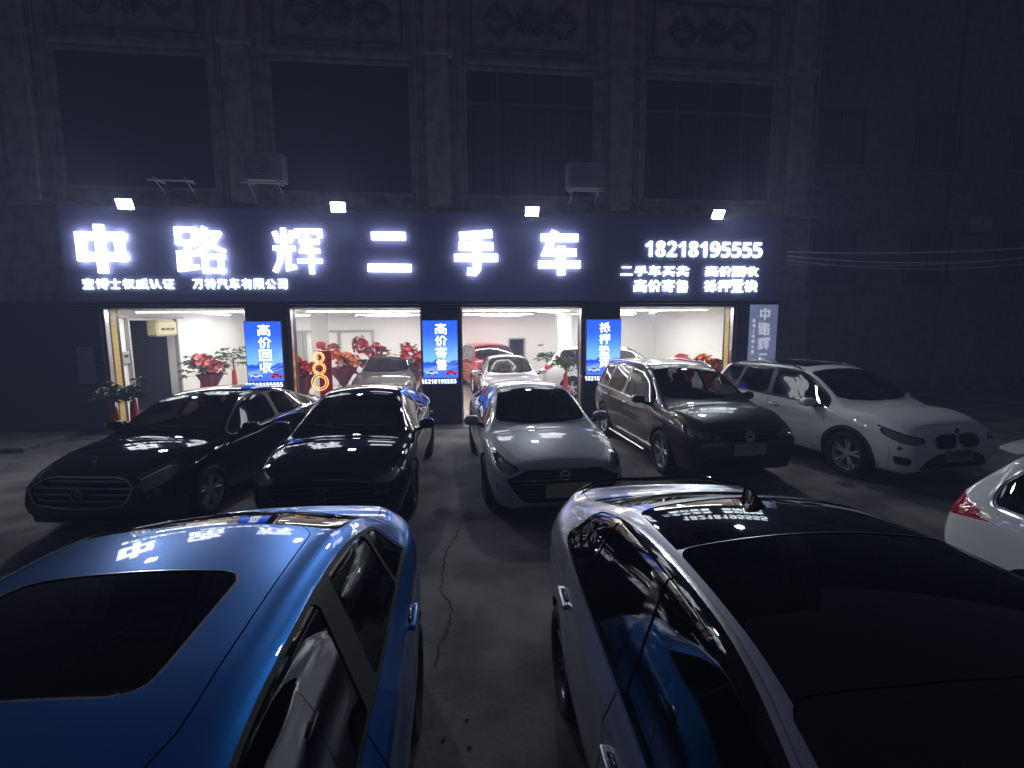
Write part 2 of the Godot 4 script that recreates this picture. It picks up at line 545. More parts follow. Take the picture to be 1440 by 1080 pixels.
func build_shop() -> void:
	var b := thing("shop_building", Vector3(0, 0, -15))
	tag(b, "dark stone-fronted shop building with carved upper panels and four open showroom bays", "building")
	var O := Vector3(0, 0, 15)
	var pb := func(called: String, lo: Vector3, hi: Vector3, m: Material, bevel := 0.0) -> MeshInstance3D:
		return put_box(called, lo + O, hi + O, m, b, bevel)
	# walls of the ground floor
	pb.call("wall", Vector3(-14, 0, -12.3), Vector3(-8.28, 2.95, -11.78), M.cladding)
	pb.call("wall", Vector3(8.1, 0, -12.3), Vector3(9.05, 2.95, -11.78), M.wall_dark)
	pb.call("wall", Vector3(-14, 2.955, -12.3), Vector3(9.05, 13, -11.92), M.stone)
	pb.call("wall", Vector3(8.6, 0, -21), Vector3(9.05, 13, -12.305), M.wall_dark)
	# clad piers and lintel
	var xs := [-8.28]
	for d in DOORS:
		xs.append_array(d)
	xs.append(8.1)
	for i in range(0, xs.size(), 2):
		var x0: float = xs[i]
		var x1: float = xs[i + 1]
		if x1 - x0 < 0.1:
			continue
		var st := st_new()
		ridged(st, x0, x1, 0.0, DOOR_TOP + 0.15, FZ - 0.03, 0.065, 0.008)
		box(st, Vector3(x0 + 0.004, 0, -12.29), Vector3(x1 - 0.004, DOOR_TOP + 0.14, FZ - 0.13))
		put(st.commit(), "clad_pier", M.cladding, b).position = O
	for d in DOORS:
		var st := st_new()
		box(st, Vector3(d[0] + 0.002, DOOR_TOP, -12.28), Vector3(d[1] - 0.002, DOOR_TOP + 0.15, FZ - 0.08), 0.01)
		put(st.commit(), "lintel", M.cladding, b).position = O
		# roll-up shutter: its box edge, bottom bar and guides
		st = st_new()
		tube(st, [Vector3(d[0] + 0.05, DOOR_TOP + 0.09, FZ - 0.06), Vector3(d[1] - 0.05, DOOR_TOP + 0.09, FZ - 0.06)], [0.012], 8)
		tube(st, [Vector3(d[0] + 0.02, DOOR_TOP + 0.02, FZ - 0.055), Vector3(d[1] - 0.02, DOOR_TOP + 0.02, FZ - 0.055)], [0.016], 8)
		put(st.commit(), "shutter_bar", M.chrome_soft, b).position = O
		for e in [[d[0], 1.0], [d[1], -1.0]]:
			st = st_new()
			var x: float = e[0]
			var k: float = e[1]
			box(st, Vector3(minf(x, x + k * 0.055), 0.0, FZ - 0.24), Vector3(maxf(x, x + k * 0.055), DOOR_TOP - 0.002, FZ - 0.10), 0.006)
			put(st.commit(), "shutter_guide", M.chrome_soft, b).position = O
	# yellow edge tiles in the outer jambs
	for e in [[DOORS[0][0], 1.0], [DOORS[3][1], -1.0]]:
		for k in 22:
			var y := 0.004 + k * 0.126
			pb.call("tile", Vector3(minf(e[0] + e[1] * 0.056, e[0] + e[1] * 0.07), y, FZ - 0.44), Vector3(maxf(e[0] + e[1] * 0.056, e[0] + e[1] * 0.07), y + 0.121, FZ - 0.25), M.tile_yellow, 0.003)
	# upper storey
	var cols := [-8.75, -4.50, -0.28, 3.95, 8.42]
	for cx in cols:
		pb.call("pilaster", Vector3(cx - 0.55, 5.02, -11.918), Vector3(cx + 0.55, 12.9, -11.80), M.stone)
		pb.call("pilaster", Vector3(cx - 0.26, 5.02, -11.798), Vector3(cx + 0.26, 12.9, -11.62), M.stone, 0.02)
		for k in [-0.46, -0.36, 0.36, 0.46]:
			pb.call("moulding", Vector3(cx + k - 0.025, 5.02, -11.798), Vector3(cx + k + 0.025, 12.9, -11.75), M.stone, 0.012)
		pb.call("pilaster_cap", Vector3(cx - 0.34, 8.25, -11.798), Vector3(cx + 0.34, 8.40, -11.58), M.stone, 0.03)
	for i in 4:
		var x0: float = cols[i] + 0.555
		var x1: float = cols[i + 1] - 0.555
		# transom moulding and the carved panel over the window
		pb.call("cornice", Vector3(x0, 8.19, -11.918), Vector3(x1, 8.30, -11.78), M.stone, 0.02)
		pb.call("cornice", Vector3(x0, 8.305, -11.918), Vector3(x1, 8.36, -11.82), M.stone, 0.015)
		var y0 := 8.46
		var y1 := 9.86
		var rp = pb.call("carved_panel", Vector3(x0 + 0.12, y0, -11.918), Vector3(x1 - 0.12, y1, -11.86), M.stone, 0.01)
		var st := st_new()
		for q in [[x0 + 0.18, y0 + 0.06, x1 - 0.18, y0 + 0.12], [x0 + 0.18, y1 - 0.12, x1 - 0.18, y1 - 0.06]]:
			box(st, Vector3(q[0], q[1], -11.859) + O, Vector3(q[2], q[3], -11.80) + O, 0.02)
		for x in [x0 + 0.18, x1 - 0.24]:
			box(st, Vector3(x, y0 + 0.122, -11.859) + O, Vector3(x + 0.06, y1 - 0.122, -11.80) + O, 0.02)
		put(st.commit(), "panel_frame", M.stone_dark, rp)
		st = st_new()
		var c := Vector3((x0 + x1) / 2, (y0 + y1) / 2, -11.85) + O
		for k in 12:
			var a := TAU * k / 12
			var t := Transform3D(Basis(Vector3.BACK, a), c + Vector3(cos(a) * 0.24, sin(a) * 0.20, 0))
			round_box(st, Vector3.ZERO, Vector3(0.13, 0.055, 0.06), 0.055, t, 10, 6)
		round_box(st, c, Vector3(0.16, 0.14, 0.09), 0.09, Transform3D(), 12, 8)
		for side in [-1.0, 1.0]:
			for k in 7:
				var u := k / 6.0
				for v in [-1.0, 1.0]:
					var a: float = 0.9 * v * side + u * 1.4 * v * side
					var o: Vector3 = c + Vector3(side * (0.42 + u * 0.62), v * (0.20 * sin(u * PI) + 0.06), 0)
					round_box(st, Vector3.ZERO, Vector3(0.14 - 0.05 * u, 0.045, 0.05), 0.045, Transform3D(Basis(Vector3.BACK, a), o), 10, 6)
			tube(st, [c + Vector3(side * 0.3, 0, 0), c + Vector3(side * 0.7, 0.07, 0.01), c + Vector3(side * 1.12, 0, 0)], [0.05, 0.035, 0.012], 6)
		put(st.commit(), "ornament", M.stone_dark, rp)
		# window
		var w = node_under("window", b)
		w.position = O
		var wy0 := 5.3
		var wy1 := 8.17
		put_box("pane", Vector3(x0 + 0.05, wy0 + 0.05, -11.905), Vector3(x1 - 0.05, wy1 - 0.05, -11.885), M.window_dark, w)
		var fs := st_new()
		for q in [[x0, wy0, x1, wy0 + 0.09], [x0, wy1 - 0.09, x1, wy1]]:
			box(fs, Vector3(q[0], q[1], -11.915), Vector3(q[2], q[3], -11.83), 0.012)
		for x in [x0, x1 - 0.09]:
			box(fs, Vector3(x, wy0 + 0.092, -11.915), Vector3(x + 0.09, wy1 - 0.092, -11.83), 0.012)
		put(fs.commit(), "frame", M.stone, w)
		if i >= 2:
			fs = st_new()
			box(fs, Vector3(x0 + 0.092, 7.33, -11.88), Vector3(x1 - 0.092, 7.42, -11.845), 0.008)
			for k in [1, 2, 3]:
				var x := lerpf(x0, x1, k / 4.0)
				box(fs, Vector3(x - 0.022, wy0 + 0.092, -11.882), Vector3(x + 0.022, wy1 - 0.092, -11.86), 0.006)
			put(fs.commit(), "mullion", M.window_bar, w)
			fs = st_new()
			for k in 22:
				var x := lerpf(x0 + 0.1, x1 - 0.1, (k + 0.5) / 22.0)
				tube(fs, [Vector3(x, wy0 + 0.1, -11.845), Vector3(x, 7.33, -11.845)], [0.008], 5)
			put(fs.commit(), "security_bars", M.window_bar, w)
	pb.call("ledge", Vector3(-14, 4.955, -11.918), Vector3(9.05, 5.015, -11.70), M.stone, 0.01)
	# showroom shell
	pb.call("showroom_floor", Vector3(-8.0, -0.05, ROOM_BACK), Vector3(8.6, 0.012, -11.80), M.floor_tile)
	pb.call("showroom_ceiling", Vector3(-8.0, 2.80, ROOM_BACK), Vector3(8.6, 2.95, -12.29), M.white_wall)
	# the back wall round a hatch into an unlit store
	pb.call("showroom_wall", Vector3(-8.2, 0.0, ROOM_BACK - 0.2), Vector3(2.2, 2.95, ROOM_BACK), M.white_wall)
	pb.call("showroom_wall", Vector3(2.8, 0.0, ROOM_BACK - 0.2), Vector3(8.6, 2.95, ROOM_BACK), M.white_wall)
	pb.call("showroom_wall", Vector3(2.2, 0.0, ROOM_BACK - 0.2), Vector3(2.8, 0.95, ROOM_BACK), M.white_wall)
	pb.call("showroom_wall", Vector3(2.2, 1.75, ROOM_BACK - 0.2), Vector3(2.8, 2.95, ROOM_BACK), M.white_wall)
	pb.call("store_wall", Vector3(0.8, 0.0, ROOM_BACK - 3.2), Vector3(4.4, 2.95, ROOM_BACK - 3.0), M.white_wall)
	for x in [0.8, 4.2]:
		pb.call("store_wall", Vector3(x, 0.0, ROOM_BACK - 2.998), Vector3(x + 0.2, 2.95, ROOM_BACK - 0.202), M.white_wall)
	pb.call("store_ceiling", Vector3(1.002, 2.7, ROOM_BACK - 2.998), Vector3(4.198, 2.9, ROOM_BACK - 0.202), M.white_wall)
	# the left wall round the doorway
	pb.call("showroom_wall", Vector3(-8.2, 0.0, ROOM_BACK + 0.002), Vector3(-8.0, 2.95, -15.1), M.white_wall)
	pb.call("showroom_wall", Vector3(-8.2, 0.0, -13.05), Vector3(-8.0, 2.95, -12.302), M.white_wall)
	pb.call("showroom_wall", Vector3(-8.2, 2.55, -15.098), Vector3(-8.0, 2.95, -13.052), M.white_wall)
	pb.call("showroom_wall", Vector3(8.4, 0.0, ROOM_BACK + 0.002), Vector3(8.598, 2.795, -12.302), M.white_wall)
	pb.call("wainscot", Vector3(-2.0, 0.013, ROOM_BACK + 0.002), Vector3(2.1, 1.0, ROOM_BACK + 0.03), M.wood_panel)
	for x in [-4.2, -0.3, 3.55]:
		pb.call("column", Vector3(x - 0.22, 0.013, -16.2), Vector3(x + 0.22, 2.799, -15.76), M.white_wall, 0.01)
	# the dark doorway in the left wall
	# added recess, lined with dark cladding so the opening reads dark
	pb.call("added_recess_wall", Vector3(-9.75, 0.0, -15.3), Vector3(-9.6, 2.95, -12.85), M.cladding)
	pb.call("added_recess_wall", Vector3(-9.598, 0.0, -15.25), Vector3(-8.202, 2.95, -15.102), M.cladding)
	pb.call("added_recess_wall", Vector3(-9.598, 0.0, -13.048), Vector3(-8.202, 2.95, -12.9), M.cladding)
	pb.call("added_recess_ceiling", Vector3(-9.598, 2.56, -15.1), Vector3(-8.202, 2.7, -13.05), M.cladding)
	pb.call("added_recess_floor", Vector3(-9.598, -0.05, -15.1), Vector3(-8.002, 0.008, -13.05), M.apron)
	for z in [-15.16, -13.05]:
		pb.call("door_post", Vector3(-7.998, 0.013, z), Vector3(-7.90, 2.6, z + 0.06), M.door_grey)
	pb.call("door_head", Vector3(-7.998, 2.602, -15.5), Vector3(-7.9, 2.66, -12.7), M.door_grey)
	# office front at the back left
	pb.call("office_door", Vector3(-6.9, 0.013, -19.99), Vector3(-5.9, 2.1, -19.95), M.door_grey, 0.01)
	pb.call("office_frame", Vector3(-7.0, 2.102, -19.99), Vector3(-3.2, 2.18, -19.92), M.door_grey)
	for x in [-7.0, -5.88, -4.6, -3.3]:
		pb.call("office_frame", Vector3(x, 0.013, -19.99), Vector3(x + 0.09, 2.1, -19.92), M.door_grey)
	for q in [[2.14, 0.89, 2.86, 0.948], [2.14, 1.752, 2.86, 1.81], [2.14, 0.95, 2.198, 1.75], [2.802, 0.95, 2.86, 1.75]]:
		pb.call("hatch_frame", Vector3(q[0], q[1], -19.998), Vector3(q[2], q[3], -19.96), M.door_grey)

func ceiling_light(at: Vector3, along: Vector3, length: float, where: String, width := 0.07) -> void:
	var o := thing("ceiling_light", at)
	o.rotation.y = atan2(-along.z, along.x)
	tag(o, "white linear light strip on the ceiling, " + where, "ceiling light", "light strips on the showroom ceiling")
	put_box("housing", Vector3(-length / 2, 0.03, -width / 2 - 0.01), Vector3(length / 2, 0.06, width / 2 + 0.01), M.alloy, o)
	put_box("diffuser", Vector3(-length / 2 + 0.01, 0.0, -width / 2), Vector3(length / 2 - 0.01, 0.03, width / 2), M.led, o, 0.005)
	var l := AreaLight3D.new()
	l.name = "strip_light"
	l.area_size = Vector2(length, width)
	l.light_color = Color(1.0, 0.98, 0.95)
	l.light_energy = LED_ENERGY * length
	l.area_normalize_energy = true
	l.shadow_enabled = true
	l.rotation.x = -PI / 2
	l.position.y = -0.006
	o.add_child(l)

const LED_ENERGY := 1.1

func build_lights() -> void:
	# long strips, the slanted ones and two hexagons
	ceiling_light(Vector3(-6.15, 2.72, -12.75), Vector3.RIGHT, 2.8, "just inside the first bay")
	ceiling_light(Vector3(-2.25, 2.72, -12.75), Vector3.RIGHT, 2.8, "just inside the second bay")
	ceiling_light(Vector3(1.6, 2.72, -12.75), Vector3.RIGHT, 2.8, "just inside the third bay")
	ceiling_light(Vector3(5.4, 2.72, -12.75), Vector3.RIGHT, 2.8, "just inside the last bay")
	for q in [[-6.0, "first"], [-2.25, "second"], [1.6, "third"], [5.6, "last"]]:
		ceiling_light(Vector3(q[0], 2.72, -18.3), Vector3.RIGHT, 2.6, "near the back wall behind the %s bay" % q[1])
	ceiling_light(Vector3(-6.9, 2.72, -15.3), Vector3(0.25, 0, 1).normalized(), 4.0, "slanting beside the dark doorway")
	ceiling_light(Vector3(-0.5, 2.72, -15.4), Vector3(0.2, 0, 1).normalized(), 4.2, "slanting between the second and third bays")
	ceiling_light(Vector3(3.1, 2.72, -15.2), Vector3(-0.5, 0, 1).normalized(), 3.6, "slanting above the potted plants of the third bay")
	ceiling_light(Vector3(6.4, 2.72, -15.4), Vector3(-0.35, 0, 1).normalized(), 4.4, "slanting above the sideways white SUV")
	for q in [[Vector3(-5.0, 2.66, -14.2), "first"], [Vector3(-1.9, 2.66, -14.6), "second"], [Vector3(1.4, 2.66, -14.8), "third"], [Vector3(4.8, 2.66, -14.6), "last"]]:
		var c: Vector3 = q[0]
		var o := thing("hexagon_light", c)
		tag(o, "hexagonal white tube light under the ceiling of the %s bay" % q[1], "ceiling light", "hexagonal lights in the showroom")
		var st := st_new()
		var hp := []
		for k in 7:
			hp.append(Vector3(cos(TAU * k / 6) * 0.62, 0, sin(TAU * k / 6) * 0.62))
		for k in 6:
			tube(st, [hp[k], hp[k + 1]], [0.028], 8)
		put(st.commit(), "light_tube", M.led, o)
		st = st_new()
		for k in [0, 2, 4]:
			tube(st, [hp[k], hp[k] + Vector3(0, 2.80 - c.y, 0)], [0.004], 5)
		put(st.commit(), "hanger", M.alloy, o)
	# flood lights over the sign
	var spots := [Vector3(-6.61, 4.87, -11.15), Vector3(-2.42, 4.89, -11.15), Vector3(1.75, 4.88, -11.15), Vector3(6.12, 4.89, -11.15)]
	var near := ["first character of the shop sign", "third character of the shop sign", "fifth character of the shop sign", "phone number on the shop sign"]
	for i in 4:
		var o := thing("flood_light", spots[i])
		tag(o, "glowing white flood light on an arm over the " + near[i], "flood light", "flood lights over the shop sign")
		var yaw: float = [0.08, 0.03, 0.0, 0.14][i]
		var t := Transform3D(Basis(Vector3.UP, yaw) * Basis(Vector3.RIGHT, 0.5), Vector3.ZERO)
		var st := st_new()
		box(st, Vector3(-0.17, -0.125, -0.055), Vector3(0.17, 0.125, 0.0), 0.02, t)
		for k in 6:
			box(st, Vector3(-0.15 + k * 0.055, -0.1, -0.085), Vector3(-0.14 + k * 0.055, 0.1, -0.056), 0.002, t)
		put(st.commit(), "housing", M.plastic, o)
		st = st_new()
		box(st, Vector3(-0.145, -0.10, 0.001), Vector3(0.145, 0.10, 0.012), 0.004, t)
		put(st.commit(), "lamp_face", M.flood, o)
		st = st_new()
		tube(st, [t * Vector3(0, 0, -0.08), Vector3(0, 0.08, -0.25), Vector3(0, 0.06, -0.62)], [0.014], 8)
		put(st.commit(), "bracket_arm", M.steel_dark, o)
		var l := SpotLight3D.new()
		l.name = "flood_beam"
		l.light_color = Color(0.93, 0.97, 1.0)
		l.light_energy = FLOOD_ENERGY
		l.light_size = 0.12
		l.spot_range = 40
		l.spot_attenuation = 2.0
		l.spot_angle = 72
		l.spot_angle_attenuation = 0.6
		l.shadow_enabled = true
		o.add_child(l)
		l.transform = Transform3D(Basis(Vector3.UP, yaw) * Basis(Vector3.RIGHT, 0.5) * Basis(Vector3.UP, PI), t * Vector3(0, 0, 0.02))

const FLOOD_ENERGY := 3.4

func sign_row(parent: Node3D, text: String, x0: float, x1: float, y0: float, y1: float, z: float, t: float, d: float, m: Material, called := "sign_letter", fill := 0.86) -> void:
	var n := text.length()
	var step := (x1 - x0) / n
	for i in n:
		if text[i] == " ":
			continue
		put(glyph(text[i], step * fill, y1 - y0, t, d), called, m, parent).position = Vector3(x0 + step * (i + (1.0 - fill) / 2), y0, z)

func build_sign() -> void:
	var o := thing("shop_sign", Vector3(-0.07, 2.93, FZ))
	tag(o, "long dark blue ridged fascia sign with big glowing white characters", "shop sign")
	var st := st_new()
	ridged(st, -8.13, 8.13, 0.0, 2.0, 0.04, 0.05, 0.006)
	box(st, Vector3(-8.12, 0.002, -0.26), Vector3(8.12, 1.998, -0.085), 0.0)
	put(st.commit(), "sign_board", M.sign_blue, o)
	st = st_new()
	for y in [-0.012, 2.0]:
		box(st, Vector3(-8.15, y, -0.27), Vector3(8.15, y + 0.012, 0.055), 0.0)
	put(st.commit(), "sign_edge", M.steel_dark, o)
	var off := Vector3(0.07, -2.93, 0)
	var big := "中路辉二手车"
	var cx := [-7.39, -5.42, -3.42, -1.44, 0.51, 2.46]
	for i in 6:
		put(glyph(big[i], 1.04, 1.0, 17.0 if i in [0, 3, 4, 5] else 9.6, 0.07), "sign_letter", M.letter, o).position = Vector3(cx[i] - 0.52, 3.53, 0.075) + off
	var rows := node_under("sign_lettering_row", o)
	rows.position = off
	sign_row(rows, "查博士权威认证", -7.88, -6.02, 3.2, 3.42, 0.05, 12.0, 0.03, M.letter_small)
	rows = node_under("sign_lettering_row", o)
	rows.position = off
	sign_row(rows, "万特汽车有限公司", -5.68, -3.66, 3.2, 3.43, 0.05, 12.0, 0.03, M.letter_small)
	for r in [["二手车买卖", 3.93, 5.69, 3.52, 3.76], ["高价回收", 6.08, 7.49, 3.52, 3.76], ["高价寄售", 4.28, 5.69, 3.14, 3.43], ["抵押置换", 6.06, 7.47, 3.14, 3.43]]:
		rows = node_under("sign_lettering_row", o)
		rows.position = off
		sign_row(rows, r[0], r[1], r[2], r[3], r[4], 0.05, 12.5, 0.03, M.letter_small, "sign_letter", 0.92)
	var num := put(digits_mesh("18218195555", 0.36, 0.03), "sign_number", M.letter_small, o)
	num.position = Vector3(6.05, 4.15, 0.066) + off
	# light boxes on the piers
	var words := ["高价回收", "高价寄售", "抵押垫资"]
	var px := [[-4.67, -3.87], [-0.77, 0.06], [3.13, 4.00]]
	for i in 3:
		var w: float = px[i][1] - px[i][0]
		var p := thing("light_box_sign", Vector3((px[i][0] + px[i][1]) / 2, 0.98, FZ + 0.03))
		tag(p, "blue glowing light box with four characters on the " + ["pier between the first and second bays", "pier between the second and third bays", "pier between the third and last bays"][i], "light box", "light boxes between the showroom doors")
		put_box("casing", Vector3(-w / 2, 0, -0.04), Vector3(w / 2, 1.52, 0.04), M.steel_dark, p, 0.006)
		var face := QuadMesh.new()
		face.size = Vector2(w - 0.03, 1.49)
		put(face, "screen", M.poster, p).position = Vector3(0, 0.76, 0.044)
		for k in 4:
			put(glyph(words[i][k], 0.27, 0.25, 13.0, 0.004), "sign_letter", M.poster_white, p).position = Vector3(-0.135 + 0.02, 1.19 - k * 0.277, 0.046)
		put(digits_mesh("18218195555", 0.098, 0.004), "sign_number", M.poster_white, p).position = Vector3(-0.05, 0.085, 0.05)
	# hanging banner at the corner
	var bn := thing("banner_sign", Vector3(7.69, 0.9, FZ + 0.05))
	tag(bn, "tall dimly glowing pale blue banner sign with white characters at the shop corner", "banner")
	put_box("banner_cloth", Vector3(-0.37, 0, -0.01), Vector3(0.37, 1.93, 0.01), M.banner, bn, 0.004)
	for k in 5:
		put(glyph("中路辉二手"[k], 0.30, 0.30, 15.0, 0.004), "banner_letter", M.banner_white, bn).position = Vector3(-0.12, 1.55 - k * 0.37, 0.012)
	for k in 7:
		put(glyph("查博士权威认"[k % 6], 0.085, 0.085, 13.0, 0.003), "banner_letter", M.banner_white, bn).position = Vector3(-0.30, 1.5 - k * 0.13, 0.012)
	# white poster on the dark left wall, its shade put into the grey
	var po := put_box("wall_poster", Vector3(-0.17, 0, 0), Vector3(0.17, 0.8, 0.008), M.poster_shaded)
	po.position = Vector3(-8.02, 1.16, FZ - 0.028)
	tag(po, "white notice, painted grey for the shade, pasted on the dark pier beside the left bay", "poster")
# ---------------------------------------------------------------- lettering: brush strokes on a 100 x 100 square, y down
const STROKES := {
	"中": "50,0 50,100;14,24 86,24 86,66 14,66 14,24",
	"路": "8,8 40,8 40,34 8,34 8,8;25,34 25,86;25,58 44,58;9,52 9,90;4,92 44,86;62,2 46,30;58,15 88,15 72,38 44,56;56,26 74,42 98,54;57,64 88,64 88,94 57,94 57,64",
	"辉": "24,2 24,42;6,10 13,32;42,8 35,32;2,45 46,45;16,45 14,72 3,96;31,45 31,88 46,84;52,22 52,8 98,8 98,22;55,30 96,30;72,18 60,50 96,50;50,72 100,72;78,40 78,100",
	"二": "14,16 86,16;4,86 96,86",
	"手": "86,8 14,14;12,36 88,36;2,62 98,62;52,12 52,86 46,94 30,93",
	"车": "8,15 92,15;40,0 20,48 88,48;2,76 98,76;54,34 54,100",
	"查": "6,16 94,16;50,2 50,44;46,18 8,44;54,18 92,44;28,52 72,52 72,82 28,82 28,52;28,67 72,67;6,95 94,95",
	"博": "4,34 36,34;20,4 20,98;42,14 98,14;70,2 70,54;48,24 92,24 92,52 48,52 48,24;48,38 92,38;40,66 98,66;82,56 82,96 70,94;52,74 60,84;88,2 94,8",
	"士": "4,34 96,34;50,4 50,92;14,93 86,93",
	"权": "4,28 42,28;24,4 24,98;22,34 6,64;28,42 42,56;48,18 90,18 78,54 46,94;54,30 70,66 98,94",
	"威": "12,20 12,60 4,96;10,20 96,20;66,4 72,52 84,84 98,92 98,76;90,44 76,72 56,94;84,4 92,12;22,36 56,36;38,44 28,68 52,88;22,58 58,58;50,58 40,80 22,94",
	"认": "12,8 22,20;4,36 22,36 22,84 34,74;66,6 66,36 56,66 36,94;66,36 76,66 98,94",
	"证": "12,8 22,20;4,36 22,36 22,84 34,74;42,14 96,14;70,14 70,90;70,50 94,50;50,44 50,90;38,92 98,92",
	"万": "4,14 96,14;42,14 38,50 8,94;40,40 84,40 80,84 70,94 58,90",
	"特": "16,10 8,32;6,28 42,28;26,4 26,98;4,64 44,52;50,18 94,18;71,4 71,38;44,38 98,38;44,58 98,58;82,48 82,94 70,92;54,68 62,80",
	"汽": "10,10 20,18;4,34 14,42;20,58 8,94;44,4 30,34;40,18 94,18;44,34 88,34;32,52 80,52 84,84 98,94 98,80",
	"有": "4,20 96,20;44,2 34,36 6,64;34,40 34,98;34,40 84,40 84,92 72,94;34,58 84,58;34,74 84,74",
	"限": "10,8 10,98;10,8 34,8 24,38 36,54 30,68 20,68;50,8 88,8 88,44 50,44;50,26 88,26;50,8 50,90 68,80;66,46 78,74 98,94;92,54 78,66",
	"公": "36,8 24,34 4,50;62,6 74,32 98,50;46,46 22,86 80,82;66,64 88,96",
	"司": "8,10 88,10 88,88 76,94 66,90;8,30 70,30;16,48 62,48 62,82 16,82 16,48",
	"高": "50,0 50,12;4,14 96,14;28,25 72,25 72,40 28,40 28,25;8,98 8,51 92,51 92,94 80,96;32,64 68,64 68,84 32,84 32,64",
	"价": "30,4 4,48;20,30 20,98;62,4 34,44;64,6 98,42;50,46 48,72 36,98;78,44 78,98",
	"寄": "50,0 50,10;8,26 8,12 92,12 92,26;22,30 78,30;50,20 46,34 24,46;54,36 80,46;4,55 96,55;22,66 56,66 56,84 22,84 22,66;76,55 76,92 66,96",
	"售": "30,2 8,36;24,20 24,60;24,16 90,16;60,6 60,56;26,30 86,30;26,43 86,43;24,57 94,57;24,70 80,70 80,94 24,94 24,70",
	"抵": "4,24 40,24;24,4 24,90 12,88;4,62 40,50;86,4 50,16;50,14 50,80 64,72;52,42 98,42;74,12 80,56 96,84;62,86 74,96",
	"押": "4,24 38,24;22,4 22,90 10,88;4,62 38,50;48,10 94,10 94,54 48,54 48,10;48,32 94,32;71,10 71,98",
	"置": "16,4 84,4 84,24 16,24 16,4;38,4 38,24;62,4 62,24;6,36 94,36;50,26 50,46;28,48 74,48 74,86 28,86 28,48;28,61 74,61;28,74 74,74;4,97 96,97",
	"换": "4,24 36,24;21,4 21,90 10,88;4,62 36,50;60,2 42,28;56,14 82,14 72,30;46,58 46,30 92,30 92,58;40,60 98,60;69,30 66,62 38,96;70,62 98,96",
	"回": "8,8 92,8 92,94 8,94 8,8;32,34 68,34 68,66 32,66 32,34",
	"收": "8,16 8,66 34,58;34,4 34,98;62,4 44,42;56,24 98,24;84,26 72,60 40,96;52,42 68,70 98,96",
	"垫": "4,18 40,18;24,2 24,50 12,48;4,40 42,32;46,18 82,18 84,46 98,50;62,2 60,28 44,52;52,30 66,40;10,72 90,72;50,56 50,96;4,97 96,97",
	"资": "10,8 22,16;6,38 26,28;44,2 34,24;42,12 92,12 84,26;64,14 60,32 36,46;66,28 92,46;24,82 24,54 78,54 78,82;51,60 48,78 10,98;58,82 92,98",
	"买": "12,12 88,12 80,28;30,28 44,38;20,46 36,56;4,64 96,64;56,20 54,62 8,98;58,74 90,98",
	"卖": "20,12 80,12;50,0 50,26;6,28 94,28 86,42;32,38 46,46;22,52 36,60;4,70 96,70;58,40 56,68 10,98;60,78 92,98",
}

# a character as raised strokes: w x h metres, stroke width t (of 100), depth d; its corner at the lower left, front at z = d
func glyph(ch: String, w: float, h: float, t: float, d: float) -> ArrayMesh:
	var key := "glyph %s %s %s %s %s" % [ch, w, h, t, d]
	if mesh_cache.has(key):
		return mesh_cache[key]
	var st := st_new()
	var lift := 0.0
	for line in STROKES[ch].split(";"):
		var pts := PackedVector2Array()
		for q in line.split(" "):
			var a = q.split(",")
			pts.append(Vector2(float(a[0]), float(a[1])))
		var n := pts.size()
		var closed := n > 2 and pts[0].is_equal_approx(pts[n - 1])
		var polys: Array
		if closed:
			polys = []
			for i in n - 1:
				polys.append_array(Geometry2D.offset_polyline(PackedVector2Array([pts[i], pts[i + 1]]), t / 2, Geometry2D.JOIN_MITER, Geometry2D.END_SQUARE))
		else:
			# each end stays within its square
			polys = Geometry2D.offset_polyline(pts, t / 2, Geometry2D.JOIN_MITER, Geometry2D.END_BUTT)
		for poly in polys:
			var q := PackedVector2Array()
			for p in poly:
				q.append(Vector2(p.x / 100.0 * w, (100.0 - p.y) / 100.0 * h))
			lift += 0.0003
			prism(st, q, 0.0, d + lift)
	mesh_cache[key] = st.commit()
	return mesh_cache[key]

func digits_mesh(text: String, height: float, depth: float) -> TextMesh:
	var f := SystemFont.new()
	f.font_names = PackedStringArray(["Droid Sans"])
	f.font_weight = 700
	var t := TextMesh.new()
	t.text = text
	t.font = f
	t.font_size = 64
	t.pixel_size = height / 46.0
	t.depth = depth
	return t
# ---------------------------------------------------------------- plants, bouquets and small things
func leaf(st: SurfaceTool, base: Vector3, dir: Vector3, side: Vector3, length: float, width: float, droop: float) -> void:
	var tip := base + dir * length - Vector3(0, droop * length, 0)
	var mid := base + dir * length * 0.5 + Vector3(0, 0.08 * length, 0)
	var n := dir.cross(side).normalized()
	if n.y < 0:
		n = -n
	var l := mid + side * width / 2
	var r := mid - side * width / 2
	tri(st, base, l, tip, n + side * 0.3)
	tri(st, base, tip, r, n - side * 0.3)

